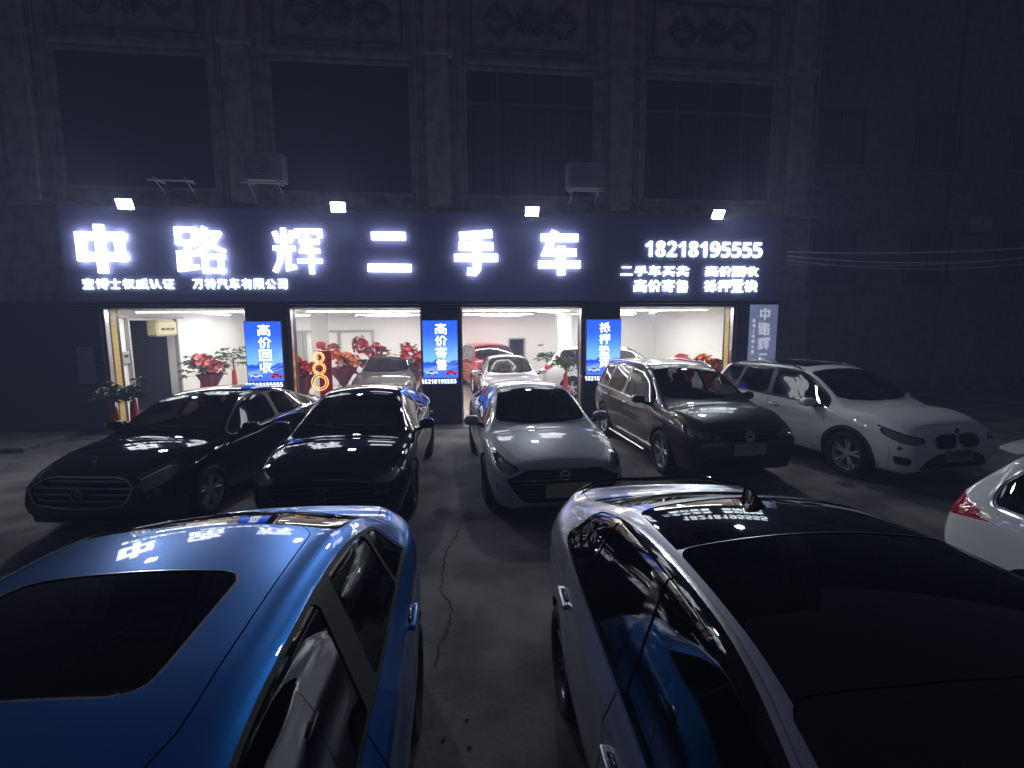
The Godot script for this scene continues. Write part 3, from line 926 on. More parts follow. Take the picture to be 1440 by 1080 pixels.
func potted_plant(at: Vector3, height: float, spread: float, label: String, seed_: int, pot_m: Material, dense := 1.0) -> void:
	var o := thing("potted_plant", at)
	tag(o, label, "plant", "potted plants at the showroom")
	rng.seed = seed_
	var st := st_new()
	lathe(st, [Vector2(0.0, 0.0), Vector2(0.12, 0.0), Vector2(0.17, 0.30), Vector2(0.19, 0.31), Vector2(0.19, 0.34), Vector2(0.16, 0.34), Vector2(0.15, 0.29), Vector2(0.0, 0.29)], Vector3.ZERO, Vector3.UP, 20)
	put(st.commit(), "pot", pot_m, o)
	st = st_new()
	# ribbon wrapped round the stem
	for k in 8:
		var a := TAU * k / 8
		quad(st, Vector3(cos(a) * 0.09, 0.33, sin(a) * 0.09), Vector3(cos(a + 0.7) * 0.09, 0.33, sin(a + 0.7) * 0.09), Vector3(cos(a + 0.7) * 0.05, height * 0.5, sin(a + 0.7) * 0.05), Vector3(cos(a) * 0.06, height * 0.52, sin(a) * 0.06), Vector3(cos(a + 0.35), 0.4, sin(a + 0.35)))
	put(st.commit(), "ribbon", M.ribbon, o)
	st = st_new()
	tube(st, [Vector3(0, 0.28, 0), Vector3(0.02, height * 0.4, 0.01), Vector3(0, height * 0.68, 0)], [0.035, 0.03, 0.02], 8)
	var ls := st_new()
	for k in int(26 * dense):
		var a := rng.randf() * TAU
		var up := rng.randf_range(0.15, 1.2)
		var root := Vector3(0, height * rng.randf_range(0.5, 0.7), 0)
		var d := Vector3(cos(a) * cos(up), sin(up), sin(a) * cos(up))
		var end := root + d * spread * rng.randf_range(0.5, 1.0)
		tube(st, [root, root.lerp(end, 0.5) + Vector3(0, 0.03, 0), end], [0.006, 0.004, 0.003], 4, false)
		for q in 5:
			var la := a + (q - 2) * 0.75 + rng.randf_range(-0.2, 0.2)
			var ld := Vector3(cos(la), rng.randf_range(-0.15, 0.35), sin(la)).normalized()
			leaf(ls, end, ld, ld.cross(Vector3.UP).normalized(), rng.randf_range(0.13, 0.22), rng.randf_range(0.05, 0.075), rng.randf_range(0.1, 0.5))
	put(st.commit(), "trunk", M.bark, o)
	put(ls.commit(), "foliage", M.leaf, o).set_meta("kind", "stuff")

func flower_stand(at: Vector3, height: float, radius: float, m: Material, m2: Material, label: String, seed_: int) -> void:
	var o := thing("flower_stand", at)
	tag(o, label, "flower stand", "congratulation flower stands in the showroom")
	rng.seed = seed_
	for k in 3:
		var a := TAU * k / 3 + 0.4
		var st := st_new()
		tube(st, [Vector3(cos(a) * 0.28, 0, sin(a) * 0.28), Vector3(cos(a) * 0.03, height * 0.7, sin(a) * 0.03)], [0.012], 6)
		put(st.commit(), "leg", M.plastic, o)
	var ws := st_new()
	for k in 16:
		var a := TAU * k / 16
		var b := TAU * (k + 1) / 16
		var r0 := 0.06
		var ra := radius * (0.8 + 0.2 * (k % 2))
		var rb := radius * (0.8 + 0.2 * ((k + 1) % 2))
		quad(ws, Vector3(cos(a) * r0, height * 0.35, sin(a) * r0), Vector3(cos(b) * r0, height * 0.35, sin(b) * r0), Vector3(cos(b) * rb, height * 0.66, sin(b) * rb), Vector3(cos(a) * ra, height * 0.66, sin(a) * ra), Vector3(cos(a), -0.3, sin(a)))
	put(ws.commit(), "wrapping", m2, o)
	var fs := st_new()
	var gs := st_new()
	for k in 130:
		var a := rng.randf() * TAU
		var e := rng.randf_range(-0.6, 1.4)
		var r := radius * rng.randf_range(0.5, 1.0)
		var d := Vector3(cos(a) * cos(e), sin(e), sin(a) * cos(e))
		var clump := Vector3(cos(k % 5 * 2.4) * 0.5, [0.1, 0.42, -0.2, 0.25, 0.6][k % 5], sin(k % 5 * 2.4) * 0.5) * radius
		var c := Vector3(0, height * 0.72, 0) + clump * 1.3 + d * r * 0.55
		if k % 7 == 0:
			for q in 3:
				var la := a + (q - 1) * 0.6
				var ld := Vector3(cos(la), rng.randf_range(0.0, 0.9), sin(la)).normalized()
				leaf(gs, c, ld, ld.cross(Vector3.UP).normalized(), 0.2, 0.06, 0.2)
		else:
			for q in 6:
				var ang := TAU * q / 6
				var u := d.cross(Vector3.UP).normalized()
				if u.length() < 0.5:
					u = Vector3.RIGHT
				var v := u.cross(d)
				var pd := (u * cos(ang) + v * sin(ang) + d * 0.7).normalized()
				leaf(fs, c, pd, pd.cross(d).normalized(), 0.10, 0.085, 0.0)
	put(fs.commit(), "blossoms", m, o).set_meta("kind", "stuff")
	put(gs.commit(), "greenery", M.leaf, o).set_meta("kind", "stuff")

func ac_unit(at: Vector3, label: String, m: Material) -> void:
	var o := thing("air_conditioner", at)
	tag(o, label, "air conditioner", "outdoor air conditioners above the sign")
	put_box("casing", Vector3(-0.42, 0.05, -0.16), Vector3(0.42, 0.62, 0.14), m, o, 0.02)
	var st := st_new()
	for r in [0.06, 0.12, 0.18, 0.235]:
		var pts := []
		for k in 25:
			pts.append(Vector3(-0.1 + cos(TAU * k / 24) * r, 0.335 + sin(TAU * k / 24) * r, 0.152))
		tube(st, pts, [0.006], 5, false)
	put(st.commit(), "fan_grille", M.plastic, o)
	for x in [-0.3, 0.3]:
		var bs := st_new()
		box(bs, Vector3(x - 0.02, 0.012, -0.2), Vector3(x + 0.02, 0.048, 0.24), 0.004)
		tube(bs, [Vector3(x, -0.2, -0.2), Vector3(x, 0.02, 0.2)], [0.012], 6)
		put(bs.commit(), "bracket", M.ac_white, o)
	put_box("base_rail", Vector3(-0.45, -0.02, 0.18), Vector3(0.45, 0.011, 0.22), M.ac_white, o, 0.004)

func build_things() -> void:
	ac_unit(Vector3(3.0, 5.38, -11.42), "pale air conditioner box on brackets beside the fifth sign character's flood light", M.ac_white)
	var wb := thing("wall_bracket", Vector3(-5.75, 5.38, -11.42))
	tag(wb, "empty pale metal bracket above the second sign character", "bracket")
	for x in [-0.3, 0.3]:
		var bs := st_new()
		box(bs, Vector3(x - 0.02, 0.012, -0.2), Vector3(x + 0.02, 0.048, 0.24), 0.004)
		tube(bs, [Vector3(x, -0.2, -0.2), Vector3(x, 0.02, 0.2)], [0.012], 6)
		put(bs.commit(), "arm", M.ac_white, wb)
	put_box("rail", Vector3(-0.45, -0.02, 0.18), Vector3(0.45, 0.011, 0.22), M.ac_white, wb, 0.004)
	ac_unit(Vector3(-3.95, 5.38, -11.42), "dim air conditioner box above the gap before the third sign character", M.ac_white)
	# loose cables running to the right
	for k in 4:
		var a := Vector3(8.2, 4.12 - 0.1 * k, -11.55)
		var b := Vector3(16.5, [4.35, 4.24, 4.12, 4.2][k], -10.2 - 0.15 * k)
		var st := st_new()
		var pts := []
		for i in 25:
			var t := i / 24.0
			pts.append(a.lerp(b, t) - Vector3(0, [0.16, 0.3, 0.34, 0.2][k] * 4 * t * (1 - t), 0))
		tube(st, pts, [[0.02, 0.017, 0.013, 0.009][k]], 6)
		tag(put(st.commit(), "overhead_cable", M.cable), "pale overhead cable strung from the shop corner into the dark", "cable", "overhead cables at the shop corner")
	# in the bays
	potted_plant(Vector3(-7.3, 0.0, -11.25), 1.35, 0.34, "dark leafy plant with red wrapped pot outside the left bay's yellow tiles", 5, M.pot_red, 1.5)
	potted_plant(Vector3(-6.98, 0.0, -11.38), 1.55, 0.28, "tall dark plant with red ribbon just inside the left shutter guide", 6, M.pot_red, 1.2)
	potted_plant(Vector3(-7.0, 0.013, -14.4), 1.8, 0.5, "bushy plant with a red ribbon left of the pink bouquet", 7, M.pot_red, 1.4)
	potted_plant(Vector3(-6.5, 0.013, -15.2), 2.1, 0.42, "thin tall plant right of the pink bouquet", 8, M.pot_red)
	potted_plant(Vector3(3.3, 0.013, -17.6), 1.75, 0.45, "green tree plant with long red ribbon behind the silver car", 9, M.pot_red, 1.3)
	potted_plant(Vector3(3.25, 0.013, -14.3), 1.75, 0.42, "leafy plant with red ribbon beside the right shutter guide of the third bay", 10, M.pot_red, 1.3)
	flower_stand(Vector3(-6.65, 0.013, -14.1), 1.65, 0.34, M.flower_pink, M.wrap_dark, "pink and red bouquet on a stand in the left bay", 11)
	flower_stand(Vector3(-3.95, 0.013, -13.2), 1.6, 0.34, M.flower_red, M.wrap_dark, "dark red bouquet on a tripod left of the neon rings", 12)
	flower_stand(Vector3(-3.25, 0.013, -14.6), 1.75, 0.42, M.flower_orange, M.wrap_dark, "orange bouquet right of the neon rings", 13)
	flower_stand(Vector3(-2.75, 0.013, -16.4), 1.85, 0.5, M.flower_red, M.wrap_dark, "tall red bouquet behind the dark showroom car", 14)
	flower_stand(Vector3(-1.25, 0.013, -15.4), 1.75, 0.4, M.flower_red, M.wrap_dark, "red bouquet right of the dark showroom car", 15)
	flower_stand(Vector3(6.5, 0.013, -13.2), 1.55, 0.26, M.flower_red, M.pot_red, "small red bouquet against the right bay's wall", 16)
	flower_stand(Vector3(7.1, 0.013, -13.0), 1.5, 0.3, M.flower_orange, M.pot_red, "orange red bouquet next to the right shutter guide", 17)
	# neon rings on a red stand
	var o := thing("neon_sign", Vector3(-3.42, 0.013, -12.75))
	tag(o, "three stacked golden neon rings on a red board in the second bay", "neon sign")
	put_box("board", Vector3(-0.02, 0.3, -0.06), Vector3(0.3, 1.75, -0.03), M.pot_red, o, 0.01)
	for k in 3:
		var st := st_new()
		var r: float = [0.2, 0.15, 0.13][k]
		var c := Vector3(0, [0.95, 1.3, 1.58][k], 0)
		for rr in [r, r * 0.72]:
			var pts := []
			for i in 33:
				pts.append(c + Vector3(cos(TAU * i / 32) * rr, sin(TAU * i / 32) * rr, 0))
			tube(st, pts, [0.011], 6, false)
		put(st.commit(), "neon_ring", M.neon, o)
	put_box("stand", Vector3(-0.2, 0, -0.2), Vector3(0.25, 0.3, 0.05), M.plastic, o, 0.01)
	# wall shelf with a red ornament
	var sh := thing("wall_shelf", Vector3(-4.1, 1.62, -15.74))
	tag(sh, "small white shelf with a red ornament on a showroom column", "shelf")
	put_box("shelf_board", Vector3(-0.22, 0, 0), Vector3(0.22, 0.05, 0.25), M.white_wall, sh, 0.01)
	var rs := st_new()
	round_box(rs, Vector3(0, 0.16, 0.12), Vector3(0.14, 0.11, 0.1), 0.09)
	put(rs.commit(), "ornament", M.flower_red, sh)
	# cream heater box and thermostat on the left wall
	var ht := thing("wall_heater", Vector3(-7.80, 2.13, -14.2))
	tag(ht, "cream curved air conditioner on the dark doorway in the left bay", "air conditioner")
	put_box("casing", Vector3(-0.16, 0, -0.45), Vector3(0.14, 0.42, 0.45), M.cream, ht, 0.05)
	for k in 3:
		put_box("vent", Vector3(0.139, 0.16, -0.3 + k * 0.22), Vector3(0.146, 0.22, -0.14 + k * 0.22), M.plastic, ht)
	var th := thing("control_box", Vector3(-7.99, 1.5, -12.85))
	tag(th, "small white control box on the left showroom wall", "control box")
	put_box("casing", Vector3(0, 0, -0.14), Vector3(0.06, 0.3, 0.14), M.ac_white, th, 0.01)
	put_box("display", Vector3(0.06, 0.16, -0.08), Vector3(0.066, 0.22, 0.08), M.plastic, th)

func build_ground() -> void:
	var st := st_new()
	quad(st, Vector3(-60, 0, -60), Vector3(60, 0, -60), Vector3(60, 0, 40), Vector3(-60, 0, 40), Vector3.UP)
	var g := structure(st.commit(), "ground", M.asphalt)
	# apron before the doors and the pavement on the left
	structure(box_mesh(Vector3(-8.28, -0.1, -11.78), Vector3(8.1, 0.018, -11.2), 0.008), "door_apron", M.apron)
	structure(box_mesh(Vector3(-30, -0.1, -11.75), Vector3(-8.3, 0.10, -10.2), 0.012), "kerb", M.concrete)
	st = st_new()
	quad(st, Vector3(-30, 0.004, -10.19), Vector3(-7.35, 0.004, -11.19), Vector3(-7.6, 0.004, -8.85), Vector3(-30, 0.004, -4.5), Vector3.UP)
	structure(st.commit(), "pavement", M.concrete)
	# a crack wandering between the cars
	var pts := [Vector2(0.02, -5.78), Vector2(-0.05, -5.4), Vector2(-0.16, -4.96), Vector2(-0.18, -4.6), Vector2(-0.17, -4.26), Vector2(-0.07, -3.92), Vector2(-0.09, -3.75), Vector2(-0.13, -3.63), Vector2(-0.17, -3.45), Vector2(-0.2, -3.2)]
	st = st_new()
	rng.seed = 77
	var prev := []
	for i in pts.size() - 1:
		for k in 6:
			var p: Vector2 = pts[i].lerp(pts[i + 1], k / 6.0) + Vector2(rng.randf_range(-0.02, 0.02), 0)
			var w := rng.randf_range(0.003, 0.010)
			var cur := [Vector3(p.x - w, 0.004, p.y), Vector3(p.x + w, 0.004, p.y)]
			if prev:
				quad(st, prev[0], prev[1], cur[1], cur[0], Vector3.UP)
			prev = cur
	put(st.commit(), "crack", M.crack, g)
	for q in [[0.13, -6.35, 0.3, 0.1], [0.22, -6.0, 0.33, 0.09]]:
		st = st_new()
		var c := Vector3(q[0], 0.004, q[1])
		for k in 28:
			var ra: float = 1.0 + 0.08 * sin(k * 2.3)
			var rb: float = 1.0 + 0.08 * sin((k + 1) * 2.3)
			tri(st, c, c + Vector3(cos(TAU * k / 28) * q[2] * 0.5 * ra, 0, sin(TAU * k / 28) * q[3] * ra), c + Vector3(cos(TAU * (k + 1) / 28) * q[2] * 0.5 * rb, 0, sin(TAU * (k + 1) / 28) * q[3] * rb), Vector3.UP)
		put(st.commit(), "oil_stain", M.stain, g)
	rng.seed = 31
	for q in [[0.02, -2.75], [-0.12, -2.62], [0.03, -2.55]]:
		st = st_new()
		round_box(st, Vector3(0, 0.006, 0), Vector3(0.012, 0.008, 0.009), 0.007, Transform3D(Basis(Vector3.UP, rng.randf() * 3), Vector3.ZERO), 8, 5)
		var pb := put(st.commit(), "pebble", M.concrete)
		pb.position = Vector3(q[0], 0.0, q[1])
		tag(pb, "tiny pale pebble on the asphalt between the blue and silver cars", "pebble", "pebbles on the asphalt")
	# the dark side wall of the neighbour
	var nb := thing("neighbour_building", Vector3(19, 0, -14))
	tag(nb, "unlit dark building wall standing right of the shop", "building")
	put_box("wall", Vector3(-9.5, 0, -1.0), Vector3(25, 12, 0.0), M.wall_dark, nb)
	for k in 4:
		put_box("downpipe" if k == 0 else "wall_rib", Vector3(-9.4 + k * 5.5, 0, 0.002), Vector3(-9.3 + k * 5.5, 11.9, 0.09), M.wall_dark, nb)
	put_box("window_box", Vector3(-3.2, 5.1, 0.002), Vector3(-2.4, 5.6, 0.14), M.stone, nb, 0.01)
	for k in 5:
		for j in 2:
			var wn := node_under("window", nb)
			wn.position = Vector3(-7.6 + k * 3.2, 3.6 + j * 3.4, 0)
			put_box("pane", Vector3(-0.7, 0, 0.002), Vector3(0.7, 1.5, 0.02), M.window_dark, wn)
			var fr := st_new()
			for q in [[-0.78, -0.08, 0.78, 0.0], [-0.78, 1.5, 0.78, 1.58], [-0.78, 0.002, -0.702, 1.498], [0.702, 0.002, 0.78, 1.498], [-0.03, 0.002, 0.03, 1.498]]:
				box(fr, Vector3(q[0], q[1], 0.003), Vector3(q[2], q[3], 0.06), 0.006)
			put(fr.commit(), "frame", M.window_bar, wn)
	put_box("base_course", Vector3(-9.5, 0, 0.002), Vector3(25, 0.6, 0.06), M.concrete, nb, 0.01)
func pv(a: Array) -> Array:
	var out := []
	for i in range(0, a.size(), 2):
		out.append(Vector2(a[i], a[i + 1]))
	return out

func stretch(pts: Array, k: float) -> Array:
	return pts.map(func(p): return Vector2(p.x * k, p.y))

# a saloon of length 4.65; every other car is changed from one of these two
func sedan() -> Dictionary:
	var L := 4.65
	return {
		"L": L, "half": 0.905, "fine": 1, "bulge": 0.03,
		"top": pv([0, 0.93, 0.03, 0.995, 0.08, 1.045, 0.2, 1.075, 0.45, 1.105, 0.6, 1.125, 0.7, 1.165, 1.05, 1.30, 1.4, 1.39, 1.8, 1.44, 2.2, 1.452, 2.5, 1.435, 2.7, 1.40, 2.95, 1.285, 3.3, 1.085, 3.4, 1.02, 3.46, 0.985, 3.7, 0.962, 4.05, 0.915, 4.3, 0.865, 4.48, 0.815, 4.58, 0.775, 4.65, 0.71]),
		"belt": pv([0, 0.82, 0.1, 0.90, 0.3, 0.955, 0.8, 0.965, 2.0, 0.94, 3.0, 0.915, 3.5, 0.885, 4.0, 0.82, 4.4, 0.735, 4.58, 0.675, 4.65, 0.63]),
		"sill": pv([0, 0.40, 0.1, 0.31, 0.4, 0.26, 0.9, 0.20, 2, 0.18, 3.7, 0.18, 4.3, 0.19, 4.58, 0.21, 4.65, 0.25]),
		"plan": pv([0, 0.70, 0.04, 0.775, 0.12, 0.85, 0.3, 0.92, 0.6, 0.97, 1.0, 0.995, 2.2, 1.0, 3.4, 1.0, 3.8, 0.985, 4.15, 0.955, 4.38, 0.905, 4.52, 0.835, 4.60, 0.77, 4.65, 0.70]),
		"shoulder": pv([0, 0.93, 0.6, 0.955, 1.2, 0.945, 3.0, 0.945, 3.8, 0.955, 4.65, 0.93]),
		"rail": pv([0, 0.50, 0.1, 0.60, 0.35, 0.70, 0.65, 0.70, 1.0, 0.635, 1.5, 0.585, 2.3, 0.575, 2.6, 0.59, 2.95, 0.645, 3.3, 0.71, 3.45, 0.735, 3.7, 0.735, 4.1, 0.70, 4.4, 0.62, 4.58, 0.54, 4.65, 0.46]),
		"crown": pv([0, 0.03, 0.5, 0.03, 0.7, 0.05, 1.0, 0.075, 1.5, 0.062, 2.4, 0.062, 2.75, 0.08, 3.2, 0.085, 3.42, 0.06, 3.6, 0.05, 4.2, 0.055, 4.65, 0.045]),
		"r2": pv([0, 0.06, 0.5, 0.05, 1.0, 0.02, 3.0, 0.02, 3.45, 0.05, 3.9, 0.08, 4.65, 0.06]),
		"r3": pv([0, 0.05, 0.6, 0.06, 1.2, 0.11, 2.5, 0.11, 3.0, 0.06, 3.4, 0.04, 3.8, 0.08, 4.65, 0.08]),
		"crease": pv([0, 0.86, 1.0, 0.86, 2.5, 0.80, 4.0, 0.74, 4.65, 0.6]),
		"nose_y": 0.45, "tail_y": 0.55, "lean_up": 0.8, "lean_down": 0.5, "tail_up": 0.45,
		"axles": [1.03, 3.74], "wheel_r": 0.325, "arch_r": 0.372, "spokes": 5, "twin": true, "rim_m": M.alloy,
		"dlo": {"front": 3.22, "rear": 0.98, "rear_low": 0.86, "margin": 0.03, "margin_front": 0.055, "tail": pv([0.86, 1.08]), "pillars": [[2.02, -0.25, 0.05], [1.17, 0.05, 0.012]]},
		"screen": {"fore": 3.43, "aft": 2.63, "bow_fore": -0.32, "bow_aft": -0.10, "side": 0.035},
		"back": {"fore": 1.35, "aft": 0.67, "bow_fore": 0.06, "bow_aft": 0.25, "side": 0.05},
		"glass": M.tint, "front_glass": M.tint_front, "paint": M.black_paint, "chrome": M.chrome,
		"ends": [
			{"type": "lamp", "name": "headlight", "view": "front", "poly": pv([0.60, 0.70, 1.02, 0.76, 1.32, 0.80, 1.22, 0.70, 0.92, 0.645, 0.63, 0.635]), "bulbs": [[Vector3(4.30, 0.70, 0.66), 0.035], [Vector3(4.36, 0.69, 0.56), 0.035]], "strip": pv([0.68, 0.652, 0.92, 0.664, 1.2, 0.715, 1.2, 0.70, 0.92, 0.652, 0.68, 0.64])},
			{"type": "lamp", "name": "taillight", "view": "rear", "poly": pv([0.52, 0.90, 0.80, 0.93, 1.22, 0.95, 1.02, 0.83, 0.55, 0.80]), "lens": M.lens_red, "inner": M.lamp_red_inner},
			{"type": "grille", "name": "grille", "view": "front", "poly": pv([-0.1, 0.66, 0.5, 0.66, 0.62, 0.62, 0.5, 0.52, -0.1, 0.52]), "pitch": 0.032, "frame": M.chrome},
			{"type": "grille", "name": "lower_intake", "view": "front", "poly": pv([-0.1, 0.40, 0.55, 0.40, 0.62, 0.27, -0.1, 0.25]), "pitch": 0.04},
		],
		"panels": [
			{"name": "hood", "view": "top", "poly": pv([3.40, -0.2, 3.42, 0.45, 3.30, 0.70, 3.42, 0.735, 3.75, 0.72, 4.1, 0.68, 4.40, 0.56, 4.50, 0.40, 4.53, -0.2]), "low": 0.66, "round": 0.03},
			{"name": "trunk_lid", "view": "top", "poly": pv([-0.1, -0.2, 0.62, -0.2, 0.64, 0.5, 0.72, 0.64, 0.3, 0.62, 0.06, 0.58, -0.1, 0.55]), "low": 0.88, "round": 0.03},
			{"name": "front_door", "view": "side", "poly": pv([2.02, 0.26, 3.12, 0.26, 3.22, 0.5, 3.22, 1.0, 3.1, 1.06, 2.02, 1.06]), "handle": Vector2(2.2, 0.80)},
			{"name": "rear_door", "view": "side", "poly": pv([2.015, 0.26, 2.015, 1.06, 1.0, 1.06, 0.95, 0.96, 1.38, 0.66, 1.44, 0.5, 1.5, 0.26]), "handle": Vector2(1.22, 0.84)},
			{"name": "front_bumper", "view": "front", "poly": pv([-0.2, 0.1, 1.2, 0.1, 1.22, 0.62, 0.95, 0.63, 0.6, 0.68, -0.2, 0.7]), "round": 0.02},
			{"name": "rear_bumper", "view": "rear", "poly": pv([-0.2, 0.1, 0.9, 0.1, 0.95, 0.72, 0.6, 0.76, -0.2, 0.76]), "round": 0.02},
		],
		"seats": 2.25, "dash": 3.05, "mirror": Vector2(3.02, 1.0),
		"plates": [{"x": 4.70, "y": 0.42, "m": M.plate_blue}],
	}

func suv() -> Dictionary:
	var s := sedan()
	s.merge({
		"L": 4.6, "half": 0.925,
		"top": pv([0, 0.98, 0.03, 1.06, 0.07, 1.12, 0.13, 1.2, 0.34, 1.48, 0.44, 1.585, 0.52, 1.618, 0.8, 1.645, 1.5, 1.675, 2.2, 1.67, 2.55, 1.645, 2.75, 1.595, 3.0, 1.465, 3.35, 1.235, 3.45, 1.165, 3.52, 1.13, 3.9, 1.105, 4.2, 1.065, 4.4, 1.02, 4.52, 0.965, 4.6, 0.87]),
		"belt": pv([0, 0.90, 0.08, 0.99, 0.25, 1.04, 0.6, 1.06, 2.0, 1.045, 3.0, 1.02, 3.5, 0.99, 4.0, 0.945, 4.4, 0.875, 4.54, 0.82, 4.6, 0.76]),
		"sill": pv([0, 0.44, 0.1, 0.36, 0.4, 0.30, 0.9, 0.25, 2, 0.24, 3.7, 0.24, 4.3, 0.25, 4.54, 0.27, 4.6, 0.32]),
		"plan": pv([0, 0.78, 0.04, 0.84, 0.12, 0.90, 0.3, 0.95, 0.6, 0.98, 1.0, 1.0, 3.4, 1.0, 3.8, 0.99, 4.1, 0.965, 4.33, 0.94, 4.47, 0.895, 4.55, 0.84, 4.6, 0.78]),
		"shoulder": pv([0, 0.93, 0.6, 0.95, 3.0, 0.95, 3.8, 0.96, 4.6, 0.94]),
		"rail": pv([0, 0.58, 0.06, 0.68, 0.13, 0.72, 0.34, 0.69, 0.52, 0.665, 1.5, 0.64, 2.3, 0.625, 2.65, 0.645, 3.0, 0.70, 3.35, 0.755, 3.5, 0.78, 3.8, 0.785, 4.2, 0.74, 4.45, 0.62, 4.55, 0.55, 4.6, 0.48]),
		"crown": pv([0, 0.03, 0.13, 0.04, 0.34, 0.06, 0.6, 0.055, 2.4, 0.055, 2.8, 0.075, 3.3, 0.075, 3.5, 0.05, 4.6, 0.05]),
		"r2": pv([0, 0.06, 0.4, 0.04, 0.8, 0.02, 3.0, 0.02, 3.45, 0.05, 3.9, 0.08, 4.6, 0.06]),
		"r3": pv([0, 0.05, 0.3, 0.07, 0.7, 0.10, 2.5, 0.10, 3.0, 0.06, 3.4, 0.04, 3.8, 0.07, 4.6, 0.07]),
		"crease": pv([0, 0.93, 1.0, 0.92, 2.5, 0.89, 4.0, 0.84, 4.6, 0.7]),
		"nose_y": 0.55, "tail_y": 0.65, "lean_up": 0.42, "tail_up": 0.2,
		"axles": [0.92, 3.66], "wheel_r": 0.35, "arch_r": 0.40,
		"dlo": {"front": 3.24, "rear": 0.62, "rear_low": 0.42, "margin": 0.045, "margin_front": 0.06, "tail": pv([0.42, 1.2]), "pillars": [[1.98, -0.2, 0.05], [1.02, 0.12, 0.045]]},
		"screen": {"fore": 3.47, "aft": 2.66, "bow_fore": -0.28, "bow_aft": -0.10, "side": 0.035},
		"back": {"fore": 0.43, "aft": 0.125, "bow_fore": 0.05, "bow_aft": 0.12, "side": 0.06},
		"ends": [
			{"type": "lamp", "name": "headlight", "view": "front", "poly": pv([0.55, 0.86, 0.95, 0.90, 1.22, 0.93, 1.14, 0.80, 0.88, 0.765, 0.58, 0.765]), "bulbs": [[Vector3(4.28, 0.83, 0.70), 0.04], [Vector3(4.36, 0.82, 0.58), 0.04]], "strip": pv([0.62, 0.785, 0.88, 0.787, 1.1, 0.825, 1.1, 0.808, 0.88, 0.772, 0.62, 0.77])},
			{"type": "lamp", "name": "taillight", "view": "rear", "poly": pv([0.50, 1.04, 0.85, 1.07, 1.20, 1.06, 1.05, 0.93, 0.55, 0.90]), "lens": M.lens_red, "inner": M.lamp_red_inner},
			{"type": "grille", "name": "grille", "view": "front", "poly": pv([-0.1, 0.85, 0.5, 0.85, 0.52, 0.76, 0.5, 0.72, -0.1, 0.70]), "pitch": 0.05, "frame": M.chrome},
			{"type": "grille", "name": "lower_intake", "view": "front", "poly": pv([-0.1, 0.50, 0.62, 0.50, 0.72, 0.36, -0.1, 0.34]), "pitch": 0.05},
		],
		"panels": [
			{"name": "hood", "view": "top", "poly": pv([3.44, -0.2, 3.46, 0.45, 3.34, 0.72, 3.46, 0.775, 3.8, 0.765, 4.1, 0.72, 4.36, 0.62, 4.46, 0.45, 4.49, -0.2]), "low": 0.8, "round": 0.03},
			{"name": "tailgate", "view": "rear", "poly": pv([-0.2, 0.62, 0.62, 0.62, 0.70, 0.85, 0.74, 1.1, 0.78, 1.3, 0.9, 1.57, -0.2, 1.575]), "round": 0.03},
			{"name": "front_door", "view": "side", "poly": pv([1.98, 0.36, 3.1, 0.36, 3.24, 0.6, 3.24, 1.1, 3.15, 1.17, 1.98, 1.17]), "handle": Vector2(2.18, 0.92)},
			{"name": "rear_door", "view": "side", "poly": pv([1.975, 0.36, 1.975, 1.17, 1.0, 1.17, 0.95, 1.04, 1.3, 0.76, 1.38, 0.55, 1.42, 0.36]), "handle": Vector2(1.16, 0.94)},
			{"name": "front_bumper", "view": "front", "poly": pv([-0.2, 0.1, 1.12, 0.1, 1.14, 0.74, 0.85, 0.75, 0.55, 0.755, -0.2, 0.69]), "round": 0.02},
			{"name": "rear_bumper", "view": "rear", "poly": pv([-0.2, 0.1, 0.85, 0.1, 0.9, 0.80, 0.74, 0.84, 0.66, 0.6, -0.2, 0.6]), "round": 0.02},
		],
		"seats": 2.2, "seat_y": 0.52, "dash": 3.05, "mirror": Vector2(3.02, 1.12),
		"plates": [{"x": 4.645, "y": 0.6, "m": M.plate_show}],
	}, true)
	return s

func taller(s: Dictionary, k: float) -> void:
	var up := func(p: Vector2) -> Vector2: return Vector2(p.x, 0.6 + (p.y - 0.6) * k if p.y > 0.6 else p.y)
	for key in ["top", "belt", "crease"]:
		s[key] = s[key].map(up)
	for d in s.ends + s.panels:
		if d.view != "top":
			d.poly = d.poly.map(up)
			if d.has("strip"):
				d.strip = d.strip.map(up)
			if d.has("handle"):
				d.handle = up.call(d.handle)
			if d.has("bulbs"):
				for b in d.bulbs:
					b[0] = Vector3(b[0].x, up.call(Vector2(0, b[0].y)).y, b[0].z)
	s.mirror = up.call(s.mirror)

func longer(s: Dictionary, k: float) -> void:
	var sx := func(p: Vector2) -> Vector2: return Vector2(p.x * k, p.y)
	for key in ["top", "belt", "sill", "plan", "shoulder", "rail", "crown", "r2", "r3", "crease"]:
		s[key] = s[key].map(sx)
	s.L *= k
	s.axles = s.axles.map(func(x): return x * k)
	for key in ["front", "rear", "rear_low"]:
		s.dlo[key] *= k
	s.dlo.tail = s.dlo.tail.map(sx)
	s.dlo.pillars = s.dlo.pillars.map(func(a): return [a[0] * k, a[1], a[2]])
	for w in [s.screen, s.back]:
		w.fore *= k
		w.aft *= k
	for d in s.panels:
		if d.view in ["side", "top"]:
			d.poly = d.poly.map(sx)
		if d.has("handle"):
			d.handle = sx.call(d.handle)
	for d in s.ends:
		for b in d.get("bulbs", []):
			b[0].x += s.L * (1.0 - 1.0 / k)
	for d in s.get("roof_glass", []):
		d.poly = d.poly.map(sx)
	for d in s.plates:
		d.x += s.L * (1.0 - 1.0 / k)
	s.mirror = sx.call(s.mirror)
	for key in ["seats", "dash", "antenna"]:
		if s.has(key):
			s[key] *= k

func nose_x(s: Dictionary, y: float) -> float:
	var d: float = y - s.nose_y
	return s.L + s.bulge - (s.lean_up if d > 0 else s.lean_down) * d * d

